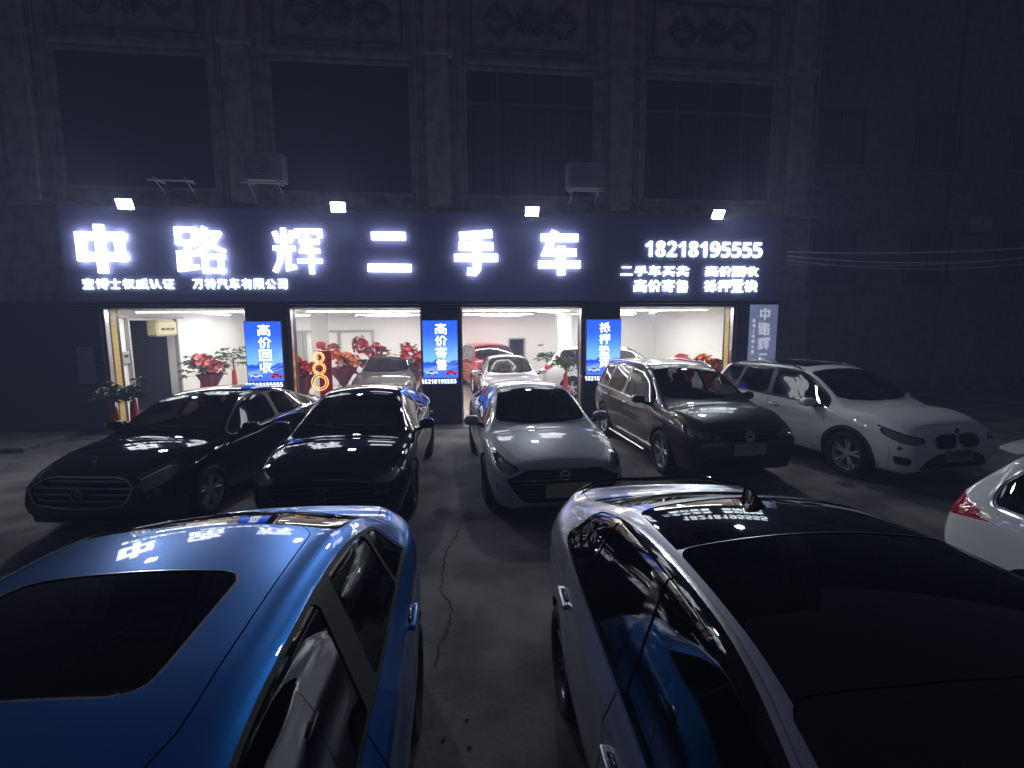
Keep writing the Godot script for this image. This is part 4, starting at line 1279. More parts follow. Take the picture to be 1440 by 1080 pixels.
func ring_mesh(r: float, thick: float) -> ArrayMesh:
	var st := st_new()
	var pts := []
	for k in 25:
		pts.append(Vector3(0, r * sin(TAU * k / 24), r * cos(TAU * k / 24)))
	tube(st, pts, [thick], 6, false)
	return st.commit()

# --- the cars in the photograph
func blue_saloon() -> Dictionary:
	var s := sedan()
	s.fine = 2
	s.half = 0.95
	s.shoulder = pv([0, 0.93, 0.5, 0.93, 1.1, 0.905, 3.0, 0.905, 3.8, 0.95, 4.65, 0.93])
	s.top = pv([0, 0.93, 0.03, 0.985, 0.08, 1.03, 0.2, 1.05, 0.42, 1.07, 0.55, 1.10, 0.66, 1.16, 1.0, 1.34, 1.3, 1.415, 1.7, 1.45, 2.2, 1.455, 2.5, 1.435, 2.7, 1.40, 2.95, 1.285, 3.3, 1.085, 3.4, 1.02, 3.46, 0.985, 3.7, 0.962, 4.05, 0.915, 4.3, 0.865, 4.48, 0.815, 4.58, 0.775, 4.65, 0.71])
	s.rail = s.rail.map(func(p): return Vector2(p.x, p.y * (1.08 if p.x > 0.9 and p.x < 2.8 else 1.0)))
	s.paint = M.blue_paint
	taller(s, 1.085)
	s.erase("chrome")
	s.pillar_m = M.plastic
	s.dlo.margin = 0.045
	s.dlo.margin_front = 0.07
	s.dlo.rear = 1.02
	s.dlo.rear_low = 0.76
	s.dlo.pillars = [[1.87, -0.28, 0.085], [1.16, 0.1, 0.016]]
	s.dlo.tail = pv([0.84, 1.09])
	s.handle_m = M.blue_paint
	s.roof_glass = [{"name": "sunroof", "poly": pv([1.80, -0.6, 1.80, 0.39, 2.37, 0.39, 2.37, -0.6]), "round": 0.09, "edge": true}]
	s.panels.append({"name": "roof", "view": "top", "poly": pv([1.30, -0.4, 1.34, 0.42, 1.44, 0.51, 2.45, 0.52, 2.6, 0.46, 2.64, -0.4]), "low": 1.3, "round": 0.04})
	s.panels.append({"name": "fuel_door", "view": "side", "poly": pv([0.62, 0.76, 0.78, 0.76, 0.78, 0.9, 0.62, 0.9]), "round": 0.05})
	s.front_glass = M.tint
	s.plates = []
	s.rim_m = M.alloy_dark
	longer(s, 1.12)
	return s

func silver_fastback() -> Dictionary:
	var s := sedan()
	s.fine = 2
	s.half = 0.94
	s.shoulder = pv([0, 0.93, 0.5, 0.94, 1.1, 0.92, 3.0, 0.92, 3.8, 0.95, 4.65, 0.93])
	s.pillar_m = M.black_gloss
	s.paint = M.silver_paint
	s.top = pv([0, 0.95, 0.03, 1.02, 0.07, 1.075, 0.13, 1.10, 0.3, 1.105, 0.48, 1.125, 0.6, 1.165, 1.0, 1.315, 1.4, 1.41, 1.8, 1.457, 2.2, 1.47, 2.5, 1.45, 2.7, 1.405, 2.95, 1.29, 3.3, 1.085, 3.4, 1.02, 3.46, 0.985, 3.7, 0.962, 4.05, 0.915, 4.3, 0.865, 4.48, 0.815, 4.58, 0.775, 4.65, 0.71])
	s.rail = pv([0, 0.50, 0.1, 0.60, 0.35, 0.69, 0.6, 0.69, 1.0, 0.635, 1.5, 0.60, 2.3, 0.59, 2.6, 0.605, 2.95, 0.65, 3.3, 0.71, 3.45, 0.735, 3.7, 0.735, 4.1, 0.70, 4.4, 0.62, 4.58, 0.54, 4.65, 0.46])
	s.dlo = {"front": 3.22, "rear": 1.02, "rear_low": 0.92, "margin": 0.03, "margin_front": 0.05, "round": 0.1, "tail": pv([0.88, 1.12, 0.80, 1.05]), "pillars": [[2.02, -0.25, 0.05], [1.3, 0.1, 0.012]]}
	s.back = {"fore": 1.27, "aft": 0.55, "bow_fore": 0.05, "bow_aft": 0.25, "side": 0.06}
	s.roof_glass = [{"name": "glass_roof", "poly": pv([1.31, -0.4, 1.36, 0.45, 1.42, 0.545, 1.9, 0.552, 1.9, -0.4]), "round": 0.02}, {"name": "glass_roof", "poly": pv([1.906, -0.4, 1.906, 0.552, 2.50, 0.556, 2.70, 0.56, 2.74, -0.4]), "round": 0.02}]
	s.antenna = 1.47
	s.handle_m = M.silver_paint
	s.chrome = M.chrome_soft
	s.front_glass = M.tint
	s.plates = []
	s.rim_m = M.alloy_dark
	s.panels[1].poly = pv([-0.1, -0.2, 0.50, -0.2, 0.53, 0.5, 0.62, 0.62, 0.3, 0.61, 0.06, 0.58, -0.1, 0.55])
	s.rail = s.rail.map(func(p): return Vector2(p.x, p.y * (1.06 if p.x > 0.9 and p.x < 2.8 else 1.0)))
	for rg in s.roof_glass:
		rg.poly = rg.poly.map(func(p): return Vector2(p.x, p.y * 1.055))
	taller(s, 1.10)
	longer(s, 1.08)
	s.extra = func(car: Node3D, sp: Dictionary) -> void:
		var st := st_new()
		var pts := []
		var rad := []
		for k in 21:
			var z := lerpf(-0.66, 0.66, k / 20.0)
			var x := 0.075 + 0.28 * pow(absf(z) / 0.66, 2.6)
			var w := spline(sp.rail, x)
			pts.append(Vector3(x, spline(sp.top, x) - spline(sp.crown, x) * pow(z / w, 2) * 0.9 + 0.012, z))
			rad.append(0.018 * (0.3 + 0.7 * (1.0 - pow(absf(z) / 0.66, 6))))
		tube(st, pts, rad, 8)
		put(st.commit(), "lip_spoiler", M.black_gloss, car)
	return s

func pale_saloon() -> Dictionary:
	var s := sedan()
	s.fine = 1
	s.paint = M.pale_paint
	s.rim_m = M.alloy_dark
	s.chrome = M.chrome_soft
	s.ends = [
		{"type": "lamp", "name": "headlight", "view": "front", "poly": pv([0.58, 0.70, 0.98, 0.77, 1.34, 0.83, 1.28, 0.77, 1.0, 0.67, 0.70, 0.62]), "bulbs": [[Vector3(4.32, 0.705, 0.68), 0.03]], "strip": pv([0.72, 0.645, 1.0, 0.695, 1.28, 0.79, 1.28, 0.775, 1.0, 0.68, 0.72, 0.63])},
		s.ends[1],
		{"type": "grille", "name": "grille", "view": "front", "poly": pv([-0.1, 0.68, 0.5, 0.68, 0.66, 0.60, 0.78, 0.60, 0.58, 0.42, 0.50, 0.29, -0.1, 0.29]), "pitch": 0.042, "bar_m": M.plastic_gloss},
		{"type": "trim", "name": "fog_vent", "view": "front", "poly": pv([0.98, 0.52, 1.03, 0.52, 1.03, 0.36, 0.98, 0.36]), "m": M.black_mat, "push": 0.01},
		{"type": "trim", "name": "bumper_lip", "view": "front", "poly": pv([-0.1, 0.225, 0.9, 0.225, 1.05, 0.25, 1.05, 0.235, 0.9, 0.205, -0.1, 0.2]), "m": M.chrome_soft, "push": -0.004},
	]
	s.plates = [{"x": 4.70, "y": 0.45, "m": M.plate_show}]
	s.extra = func(car: Node3D, sp: Dictionary) -> void:
		var e := put(ring_mesh(0.055, 0.008), "emblem", M.chrome_soft, car)
		e.position = Vector3(nose_x(sp, 0.62) + 0.012, 0.62, 0)
		put_box("emblem_bar", Vector3(-0.006, -0.012, -0.075), Vector3(0.008, 0.012, 0.075), M.chrome_soft, e, 0.003)
	return s

func black_saloon() -> Dictionary:
	var s := sedan()
	s.fine = 1
	s.half = 0.93
	s.paint = M.black_paint
	s.rim_m = M.alloy_dark
	s.ends = [
		{"type": "lamp", "name": "headlight", "view": "front", "poly": pv([0.60, 0.71, 1.0, 0.76, 1.36, 0.82, 1.26, 0.70, 0.95, 0.645, 0.62, 0.65]), "bulbs": [[Vector3(4.32, 0.705, 0.70), 0.03], [Vector3(4.38, 0.70, 0.62), 0.03], [Vector3(4.42, 0.69, 0.53), 0.03]], "strip": pv([0.66, 0.672, 0.95, 0.668, 1.22, 0.73, 1.22, 0.715, 0.95, 0.655, 0.66, 0.66])},
		s.ends[1],
		{"type": "grille", "name": "grille", "view": "front", "poly": pv([-0.1, 0.66, 0.56, 0.66, 0.60, 0.60, 0.50, 0.42, -0.1, 0.40]), "pitch": 0.05, "bar_m": M.plastic_gloss},
		{"type": "grille", "name": "lower_intake", "view": "front", "poly": pv([-0.1, 0.34, 0.62, 0.34, 0.72, 0.25, -0.1, 0.24]), "pitch": 0.04},
	]
	s.plates = []
	s.extra = func(car: Node3D, sp: Dictionary) -> void:
		var st := st_new()
		for z in [-0.042, 0.042]:
			box(st, Vector3(-0.006, -0.05, z - 0.012), Vector3(0.008, 0.05, z + 0.012), 0.003)
		box(st, Vector3(-0.006, -0.01, -0.030), Vector3(0.007, 0.01, 0.030), 0.003)
		var pts := []
		for k in 25:
			var a := TAU * k / 24
			pts.append(Vector3(0, 0.062 * signf(sin(a)) * pow(absf(sin(a)), 0.5), 0.078 * signf(cos(a)) * pow(absf(cos(a)), 0.5)))
		tube(st, pts, [0.007], 6, false)
		var e := put(st.commit(), "emblem", M.steel_dark, car)
		e.position = Vector3(nose_x(sp, 0.56) + 0.012, 0.56, 0)
	return s

func luxury_saloon() -> Dictionary:
	var s := sedan()
	s.fine = 1
	s.half = 0.92
	s.paint = M.black_paint
	s.ends = [
		{"type": "lamp", "name": "headlight", "view": "front", "poly": pv([0.72, 0.75, 0.98, 0.80, 1.30, 0.85, 1.28, 0.74, 1.02, 0.63, 0.76, 0.60]), "bulbs": [[Vector3(4.28, 0.71, 0.70), 0.045], [Vector3(4.36, 0.68, 0.60), 0.035]], "strip": pv([0.72, 0.72, 1.0, 0.78, 1.24, 0.81, 1.24, 0.795, 1.0, 0.762, 0.72, 0.705])},
		s.ends[1],
		{"type": "grille", "name": "grille", "view": "front", "poly": pv([-0.1, 0.735, 0.54, 0.735, 0.64, 0.66, 0.50, 0.46, -0.1, 0.425]), "pitch": 0.068, "thick": 0.16, "bar_m": M.chrome_dim, "frame": M.chrome_soft, "round": 0.06},
		{"type": "grille", "name": "lower_intake", "view": "front", "poly": pv([-0.1, 0.34, 0.85, 0.36, 0.95, 0.25, -0.1, 0.24]), "pitch": 0.05},
	]
	s.plates = []
	s.extra = func(car: Node3D, sp: Dictionary) -> void:
		for big in [true, false]:
			var r := 0.065 if big else 0.034
			var e := put(ring_mesh(r, 0.009 if big else 0.004), "grille_star" if big else "hood_star", M.chrome_dim, car)
			e.position = Vector3(nose_x(sp, 0.575) + 0.015, 0.575, 0) if big else Vector3(4.42, spline(sp.top, 4.42) + 0.075, 0)
			var st := st_new()
			for k in 3:
				var a := PI / 2 + TAU * k / 3
				tube(st, [Vector3.ZERO, Vector3(0, sin(a), cos(a)) * r], [r * 0.14, r * 0.03], 6)
			if not big:
				tube(st, [Vector3(0, -0.08, 0), Vector3(0, -r, 0)], [0.007, 0.004], 6)
			put(st.commit(), "star_points", M.chrome_dim, e)
	return s

func grey_suv() -> Dictionary:
	var s := suv()
	s.fine = 1
	s.paint = M.brown_paint
	s.glass = M.tint_mid
	s.front_glass = M.tint_front
	s.rails = [0.62, 2.5]
	s.rim_m = M.alloy
	s.spokes = 5
	s.ends[2].pitch = 0.052
	s.ends[2].bar_m = M.plastic_gloss
	s.ends[2].frame = M.steel_dark
	s.ends[2].thick = 0.2
	s.extra = func(car: Node3D, sp: Dictionary) -> void:
		var e := put(ring_mesh(0.07, 0.009), "emblem", M.chrome, car)
		e.position = Vector3(nose_x(sp, 0.78) + 0.012, 0.78, 0)
		var st := st_new()
		for q in [[-0.055, 0.04, -0.02, -0.055], [-0.02, -0.055, 0.0, -0.005], [0.0, -0.005, 0.02, -0.055], [0.02, -0.055, 0.055, 0.04], [-0.022, 0.065, 0.0, 0.012], [0.0, 0.012, 0.022, 0.065]]:
			tube(st, [Vector3(0, q[1], q[0]), Vector3(0, q[3], q[2])], [0.007], 5)
		put(st.commit(), "emblem_letters", M.chrome, e)
		for side in [-1, 1]:
			put_box("running_board", Vector3(1.42, 0.235, side * 0.93 - 0.03), Vector3(3.15, 0.275, side * 0.93 + 0.03), M.chrome_soft, car, 0.012)
	return s

func white_suv() -> Dictionary:
	var s := suv()
	s.fine = 1
	s.L = 4.6
	taller(s, 0.965)
	s.belt = s.belt.map(func(p): return Vector2(p.x, p.y + 0.015))
	s.paint = M.white_paint
	s.glass = M.tint
	s.front_glass = M.tint
	s.cladding = true
	s.rails = [0.62, 2.5]
	s.rail_m = M.black_gloss
	s.antenna = 0.72
	s.antenna_m = M.white_paint
	s.chrome = M.black_gloss
	s.mirror = Vector2(3.02, 1.08)
	s.rim_m = M.alloy
	s.ends = [
		{"type": "lamp", "name": "headlight", "view": "front", "poly": pv([0.48, 0.77, 0.92, 0.835, 1.36, 0.92, 1.26, 0.79, 0.95, 0.70, 0.60, 0.685]), "bulbs": [[Vector3(4.26, 0.79, 0.72), 0.045], [Vector3(4.35, 0.765, 0.60), 0.045]], "strip": pv([0.60, 0.772, 0.92, 0.808, 1.2, 0.865, 1.2, 0.85, 0.92, 0.796, 0.60, 0.76])},
		s.ends[1],
		{"type": "grille", "name": "grille", "view": "front", "poly": pv([0.03, 0.81, 0.36, 0.81, 0.40, 0.76, 0.36, 0.64, 0.08, 0.63, 0.03, 0.68]), "pitch": 0.045, "bars": "v", "thick": 0.2, "bar_m": M.plastic_gloss, "frame": M.steel_dark, "round": 0.03},
		{"type": "grille", "name": "lower_intake", "view": "front", "poly": pv([-0.1, 0.56, 0.40, 0.55, 0.62, 0.40, 0.66, 0.33, -0.1, 0.32]), "pitch": 0.05},
		{"type": "grille", "name": "side_intake", "view": "front", "poly": pv([0.78, 0.50, 1.10, 0.52, 1.04, 0.40, 0.78, 0.38]), "pitch": 0.05},
		{"type": "lamp", "name": "fog_light", "view": "front", "poly": pv([0.92, 0.66, 1.02, 0.665, 1.04, 0.60, 0.93, 0.59]), "round": 0.03},
	]
	s.plates = [{"x": 4.645, "y": 0.52, "m": M.plate_grey}]
	s.roof_glass = [{"name": "glass_roof", "poly": pv([1.0, -0.4, 1.0, 0.46, 2.4, 0.46, 2.4, -0.4]), "round": 0.06}]
	s.extra = func(car: Node3D, sp: Dictionary) -> void:
		var st := st_new()
		lathe(st, [Vector2(0.0, 0.008), Vector2(0.036, 0.006), Vector2(0.041, 0.0)], Vector3.ZERO, Vector3.RIGHT, 20)
		var e := put(st.commit(), "badge", M.black_gloss, car)
		e.position = Vector3(nose_x(sp, 0.865) - 0.01, 0.865, 0)
		put(ring_mesh(0.039, 0.004), "badge_ring", M.chrome, e).position.x = 0.004
	return s

func white_hatch() -> Dictionary:
	var s := suv()
	s.fine = 1
	taller(s, 0.92)
	s.paint = M.white_paint
	s.back = {"fore": 0.40, "aft": 0.13, "bow_fore": 0.05, "bow_aft": 0.12, "side": 0.06}
	s.ends[1].poly = pv([0.46, 1.0, 0.70, 1.10, 1.40, 0.935, 0.95, 0.865, 0.48, 0.82])
	s.ends[1].strip = pv([0.6, 0.95, 0.95, 0.95, 1.1, 0.97, 0.95, 0.925, 0.6, 0.92])
	s.ends[1].strip_m = M.lamp_pink
	s.plates = []
	s.extra = func(car: Node3D, sp: Dictionary) -> void:
		var st := st_new()
		for k in 12:
			var z0 := lerpf(-0.66, 0.66, k / 12.0)
			var z1 := lerpf(-0.66, 0.66, (k + 1) / 12.0)
			var sec := func(z: float) -> Array:
				var k2 := pow(z / 0.66, 2)
				var y: float = spline(sp.top, 0.52) - 0.055 * k2
				return [Vector3(0.62, y + 0.028, z), Vector3(0.42, y + 0.03, z), Vector3(0.22 + 0.07 * k2, y - 0.02, z), Vector3(0.22 + 0.07 * k2, y - 0.045, z), Vector3(0.42, y - 0.055, z)]
			var a: Array = sec.call(z0)
			var b: Array = sec.call(z1)
			for i in 4:
				quad(st, a[i], a[i + 1], b[i + 1], b[i], Vector3(-0.3 if i > 0 else 0.1, 1.0 if i < 2 else -0.6, 0))
			if k == 0:
				tri(st, a[0], a[1], a[4], Vector3(0, 0, -1))
				quad(st, a[1], a[2], a[3], a[4], Vector3(0, 0, -1))
			if k == 11:
				tri(st, b[0], b[1], b[4], Vector3(0, 0, 1))
				quad(st, b[1], b[2], b[3], b[4], Vector3(0, 0, 1))
		put(st.commit(), "roof_spoiler", M.white_paint, car)
	return s
func smax(a: float, b: float, k: float) -> float:
	var h := maxf(k - absf(a - b), 0.0) / k
	return maxf(a, b) + h * h * k * 0.25

# spokes: how many; look: rim material; shared between wheels of one kind
func wheel_meshes(r: float, width: float, spokes: int, twin: bool) -> Array:
	var key := "wheel %s %s %d %s" % [r, width, spokes, twin]
	if mesh_cache.has(key):
		return mesh_cache[key]
	var rr := r * 0.72
	var hw := width / 2
	var st := st_new()
	var prof := [Vector2(rr - 0.01, -hw * 0.75), Vector2(rr + 0.01, -hw), Vector2(r * 0.9, -hw * 1.02), Vector2(r * 0.975, -hw * 0.88), Vector2(r, -hw * 0.6)]
	for k in [-0.35, 0.0, 0.35]:
		prof.append_array([Vector2(r, (k - 0.03) * width), Vector2(r - 0.007, (k - 0.028) * width), Vector2(r - 0.007, (k + 0.028) * width), Vector2(r, (k + 0.03) * width)])
	prof.append_array([Vector2(r, hw * 0.6), Vector2(r * 0.975, hw * 0.88), Vector2(r * 0.9, hw * 1.02), Vector2(rr + 0.01, hw), Vector2(rr - 0.01, hw * 0.75)])
	lathe(st, prof, Vector3.ZERO, Vector3.BACK, 40)
	var tyre := st.commit()
	st = st_new()
	lathe(st, [Vector2(rr - 0.012, -hw * 0.7), Vector2(rr * 0.9, -hw * 0.3), Vector2(rr * 0.92, hw * 0.5), Vector2(rr - 0.004, hw * 0.82), Vector2(rr + 0.006, hw * 0.88), Vector2(rr + 0.008, hw * 0.78)], Vector3.ZERO, Vector3.BACK, 40)
	lathe(st, [Vector2(0.0, hw * 0.62), Vector2(0.045, hw * 0.62), Vector2(0.065, hw * 0.5), Vector2(0.075, hw * 0.3)], Vector3.ZERO, Vector3.BACK, 20)
	for k in spokes:
		var a := TAU * k / spokes + 0.2
		for off in ([-0.14, 0.14] if twin else [0.0]):
			var a0: float = a + off * 0.8
			var a1: float = a + off * 1.25
			var d0 := Vector3(cos(a0), sin(a0), 0)
			var d1 := Vector3(cos(a1), sin(a1), 0)
			var t0 := Vector3(-sin(a0), cos(a0), 0)
			var t1 := Vector3(-sin(a1), cos(a1), 0)
			var w0 := 0.020 if twin else 0.034
			var w1 := 0.013 if twin else 0.022
			var zf := hw * 0.55
			var ze := hw * 0.72
			var b := 0.008
			var c0 := d0 * 0.05
			var c1 := d1 * (rr * 0.94)
			var back := Vector3(0, 0, -0.035)
			var f0l := c0 - t0 * (w0 - b) + Vector3(0, 0, zf)
			var f0r := c0 + t0 * (w0 - b) + Vector3(0, 0, zf)
			var f1l := c1 - t1 * (w1 - b) + Vector3(0, 0, ze)
			var f1r := c1 + t1 * (w1 - b) + Vector3(0, 0, ze)
			var e0l := c0 - t0 * w0 + Vector3(0, 0, zf - b)
			var e0r := c0 + t0 * w0 + Vector3(0, 0, zf - b)
			var e1l := c1 - t1 * w1 + Vector3(0, 0, ze - b)
			var e1r := c1 + t1 * w1 + Vector3(0, 0, ze - b)
			quad(st, f0l, f0r, f1r, f1l, Vector3.BACK)
			quad(st, f0l, f1l, e1l, e0l, -t0 + Vector3.BACK)
			quad(st, f0r, f1r, e1r, e0r, t0 + Vector3.BACK)
			quad(st, e0l, e1l, e1l + back, e0l + back, -t0)
			quad(st, e0r, e1r, e1r + back, e0r + back, t0)
	var rim := st.commit()
	st = st_new()
	lathe(st, [Vector2(0.0, 0.0), Vector2(rr * 0.7, 0.0), Vector2(rr * 0.7, -0.02), Vector2(0.0, -0.02)], Vector3(0, 0, -hw * 0.1), Vector3.BACK, 28, false)
	box(st, Vector3(rr * 0.35, -0.09, -hw * 0.1 - 0.06), Vector3(rr * 0.75, 0.09, -hw * 0.1 + 0.05), 0.02)
	var brake := st.commit()
	mesh_cache[key] = [tyre, rim, brake]
	return mesh_cache[key]

func add_wheel(car: Node3D, at: Vector3, r: float, width: float, spokes: int, twin: bool, rim_m: Material, left: bool, steer := 0.0) -> void:
	var w := node_under("wheel", car)
	w.position = at
	w.rotation.y = (PI if left else 0.0) + steer
	var ms := wheel_meshes(r, width, spokes, twin)
	put(ms[0], "tyre", M.tyre, w)
	put(ms[1], "rim", rim_m, w)
	put(ms[2], "brake_disc", M.steel_dark, w)

func seat_mesh(wide: float) -> ArrayMesh:
	var key := "seat %s" % wide
	if mesh_cache.has(key):
		return mesh_cache[key]
	var st := st_new()
	round_box(st, Vector3(0.05, 0.08, 0), Vector3(0.27, 0.09, wide / 2), 0.07)
	var t := Transform3D(Basis(Vector3.BACK, 0.3), Vector3(-0.2, 0.1, 0))
	round_box(st, Vector3(0, 0.32, 0), Vector3(0.075, 0.34, wide / 2), 0.07, t)
	var n := maxi(1, roundi(wide / 0.5))
	for k in n:
		var z := (k - (n - 1) / 2.0) * 0.5
		round_box(st, Vector3(-0.01, 0.74, z), Vector3(0.05, 0.09, 0.13), 0.05, t)
		tube(st, [t * Vector3(0, 0.6, z - 0.05), t * Vector3(0, 0.7, z - 0.05)], [0.008], 6)
		tube(st, [t * Vector3(0, 0.6, z + 0.05), t * Vector3(0, 0.7, z + 0.05)], [0.008], 6)
	mesh_cache[key] = st.commit()
	return mesh_cache[key]

func build_car(called: String, s: Dictionary, label: String, category: String, group: String, at: Vector3, turn: float) -> Node3D:
	var L: float = s.L
	var car := thing(called, at, turn)
	tag(car, label, category, group)
	var body_m: Material = s.paint
	var rest := car_shell(s)
	var rail_at := func(x: float) -> float: return spline(s.top, x) - spline(s.crown, x)
	# wheel arches
	for ax in s.axles:
		var c := Vector2(ax, s.wheel_r)
		var ra: float = s.arch_r
		var got := cut(rest, AABB(Vector3(ax - ra - 0.05, 0, 0.45), Vector3(2 * ra + 0.1, ra + s.wheel_r + 0.05, 1.0)), func(p: Vector3) -> float: return Vector2(p.x - c.x, (p.y - c.y) if p.y > c.y - 0.05 else (p.y - c.y) * 0.7).length() - ra if p.z > 0.5 else 1.0)
		rest = got[1]
		for side in [0, 1]:
			var st := st_new()
			rim_mesh(st, got[2], side, 0.30, Vector3(0, 0, -1))
			put(st.commit(), "wheel_arch", M.plastic, car)
		if s.has("cladding"):
			var lip := cut(rest, AABB(Vector3(ax - ra - 0.1, 0, 0.45), Vector3(2 * ra + 0.2, ra + s.wheel_r + 0.1, 1.0)), func(p: Vector3) -> float: return Vector2(p.x - c.x, (p.y - c.y) if p.y > c.y - 0.05 else (p.y - c.y) * 0.7).length() - ra - 0.06 if p.z > 0.5 else 1.0)
			rest = lip[1]
			for side in [0, 1]:
				part(lip[0], "arch_trim", M.plastic, car, side, -0.006)
	# side windows
	var g: Dictionary = s.dlo
	var pts := []
	var nn := 14
	for i in nn + 1:
		var x := lerpf(g.front, g.rear, float(i) / nn)
		var y: float = rail_at.call(x) - lerpf(g.margin_front, g.margin, clampf((g.front - x) / 0.7, 0, 1))
		y = minf(y, g.get("cap", 9.0))
		y = maxf(y, spline(s.belt, x) + 0.03)
		pts.append(Vector2(x, y))
	if g.has("tail"):
		pts.append_array(g.tail)
	pts.append(Vector2(g.rear_low, spline(s.belt, g.rear_low) + 0.018))
	for i in range(1, 6):
		var x := lerpf(g.rear_low, g.front + 0.03, i / 5.0)
		pts.append(Vector2(x, spline(s.belt, x) + 0.018))
	var dlo := round_poly(pts, g.get("round", 0.035))
	var box3 := bounds_of("side", L, dlo, 0.05)
	var in_dlo := region("side", L, dlo)
	if s.has("chrome"):
		var got := cut(rest, box3, region("side", L, dlo, 0.014))
		rest = got[1]
		var got2 := cut(got[0], box3, in_dlo)
		for side in [0, 1]:
			part(got2[1], "window_trim", s.chrome, car, side, -0.003, got[2], 0.004)
			var st := st_new()
			rim_mesh(st, got2[2], side, 0.010)
			put(st.commit(), "window_seal", M.rubber, car)
		_side_glass(car, s, got2[0], box3, in_dlo)
	else:
		var got := cut(rest, box3, in_dlo)
		rest = got[1]
		for side in [0, 1]:
			var st := st_new()
			rim_mesh(st, got[2], side, 0.010)
			put(st.commit(), "window_seal", M.rubber, car)
		_side_glass(car, s, got[0], box3, in_dlo)
	# windscreens
	for w in [["windshield", s.screen], ["rear_window", s.back]]:
		var d: Dictionary = w[1]
		if d.is_empty():
			continue
		var f := func(p: Vector3) -> float:
			var z2 := p.z * p.z
			var a: float = p.z - (spline(s.rail, p.x) - d.side)
			var b: float = p.x - (d.fore + d.bow_fore * z2)
			var c: float = (d.aft + d.bow_aft * z2) - p.x
			return smax(smax(a, b, 0.06), c, 0.06)
		var bb := AABB(Vector3(minf(d.aft, d.fore) - 0.4, 0.75, -0.1), Vector3(absf(d.fore - d.aft) + 0.8, 1.5, 1.2))
		var got := cut(rest, bb, f)
		rest = got[1]
		var st := st_new()
		rim_mesh(st, got[2], 2, 0.006)
		var got2 := cut(got[0], bb, func(p: Vector3) -> float: return f.call(p) + 0.035)
		soup_mesh(st, got2[1], 2, 0.005)
		put(st.commit(), "window_border", M.black_gloss, car)
		part(got2[0], w[0], s.get("front_glass", s.glass) if w[0] == "windshield" else s.glass, car, 2, 0.005)
	# roof glass
	if s.has("roof_glass"):
		for rg in s.roof_glass:
			var poly := round_poly(rg.poly, rg.get("round", 0.06))
			var bb := bounds_of("top", L, poly)
			bb.position.y = 1.15
			var sd := region("top", L, poly)
			var got := cut(rest, bb, sd)
			rest = got[1]
			var st := st_new()
			rim_mesh(st, got[2], 2, 0.008)
			put(st.commit(), "roof_seal", M.chrome_soft if rg.has("edge") else M.rubber, car)
			if rg.has("edge"):
				var got2 := cut(got[0], bb, func(p: Vector3) -> float: return sd.call(p) + 0.008)
				part(got2[1], "sunroof_trim", M.chrome_soft, car)
				part(got2[0], rg.name, M.roof_glass, car, 2, 0.004)
			else:
				part(got[0], rg.name, M.roof_glass, car, 2, 0.004)
	# lamps, grilles and intakes drawn on the ends
	for r in s.ends:
		var poly := round_poly(r.poly, r.get("round", 0.02))
		var bb := bounds_of(r.view, L, poly)
		var sd := region(r.view, L, poly)
		var got := cut(rest, bb, sd)
		rest = got[1]
		match r.type:
			"lamp":
				for side in [0, 1]:
					var lamp := part(got[0], r.name, r.get("lens", M.lens), car, side, 0.002, got[2], 0.05)
					if lamp == null:
						continue
					var inner := part(got[0], "housing", r.get("inner", M.lamp_inner), lamp, side, 0.05)
					for b in r.get("bulbs", []):
						var st := st_new()
						lathe(st, [Vector2(0.0, 0.012), Vector2(b[1] * 0.6, 0.01), Vector2(b[1] * 0.9, 0.0), Vector2(b[1], -0.02), Vector2(b[1] * 1.05, -0.03)], Vector3(b[0].x, b[0].y, b[0].z * (1 if side == 0 else -1)), Vector3(1, 0, 0), 16)
						put(st.commit(), "projector", M.chrome, lamp)
					if r.has("strip"):
						var sg := cut(got[0], bb, region(r.view, L, round_poly(r.strip, 0.008)))
						part(sg[0], "light_guide", r.get("strip_m", M.lamp_white), lamp, side, 0.006)
			"grille":
				var bars := cut(_finer(got[0], r.pitch * 0.6), bb, func(p: Vector3) -> float:
					var q: float = p.y if r.get("bars", "h") == "h" else flat(r.view, L, p).x
					return absf(fposmod(q, r.pitch) - r.pitch / 2) - r.get("thick", 0.25) * r.pitch)
				_pushed(bars[2], 0.012)
				var fr := [null]
				if r.has("frame"):
					fr = cut(rest, bb, func(p: Vector3) -> float: return sd.call(p) - 0.014)
					rest = fr[1]
				for side in ([0, 1] if r.poly[0].x > 0.0 else [2]):
					var st := st_new()
					soup_mesh(st, got[0], side, 0.04)
					rim_mesh(st, got[2], side, 0.042)
					var gr := put(st.commit(), r.name, M.black_mat, car)
					st = st_new()
					soup_mesh(st, bars[0], side, 0.012)
					rim_mesh(st, bars[2], side, 0.015)
					var gb := put(st.commit(), "grille_bars", r.get("bar_m", M.plastic_gloss), gr)
					gb.set_meta("kind", "stuff")
					if r.has("frame"):
						part(fr[0], "grille_frame", r.frame, gr, side, -0.006)
			"trim":
				for side in ([0, 1] if r.poly[0].x > 0.0 else [2]):
					part(got[0], r.name, r.m, car, side, r.get("push", 0.0), got[2], 0.01)
	# panels with real gaps
	for d in s.panels:
		var poly := round_poly(d.poly, d.get("round", 0.05))
		var bb := bounds_of(d.view, L, poly)
		if d.has("low"):
			bb.position.y = maxf(bb.position.y, d.low)
		var sd := region(d.view, L, poly)
		var got := cut(rest, bb, func(p: Vector3) -> float: return sd.call(p) - 0.0026)
		var got2 := cut(got[0], bb, func(p: Vector3) -> float: return sd.call(p) + 0.0026)
		var mirrored: bool = d.view == "side"
		for side in ([0, 1] if mirrored else [2]):
			var st := st_new()
			rim_mesh(st, got[2], side, 0.014)
			put(st.commit(), "panel_gap", M.rubber, car)
		rest = got[1]
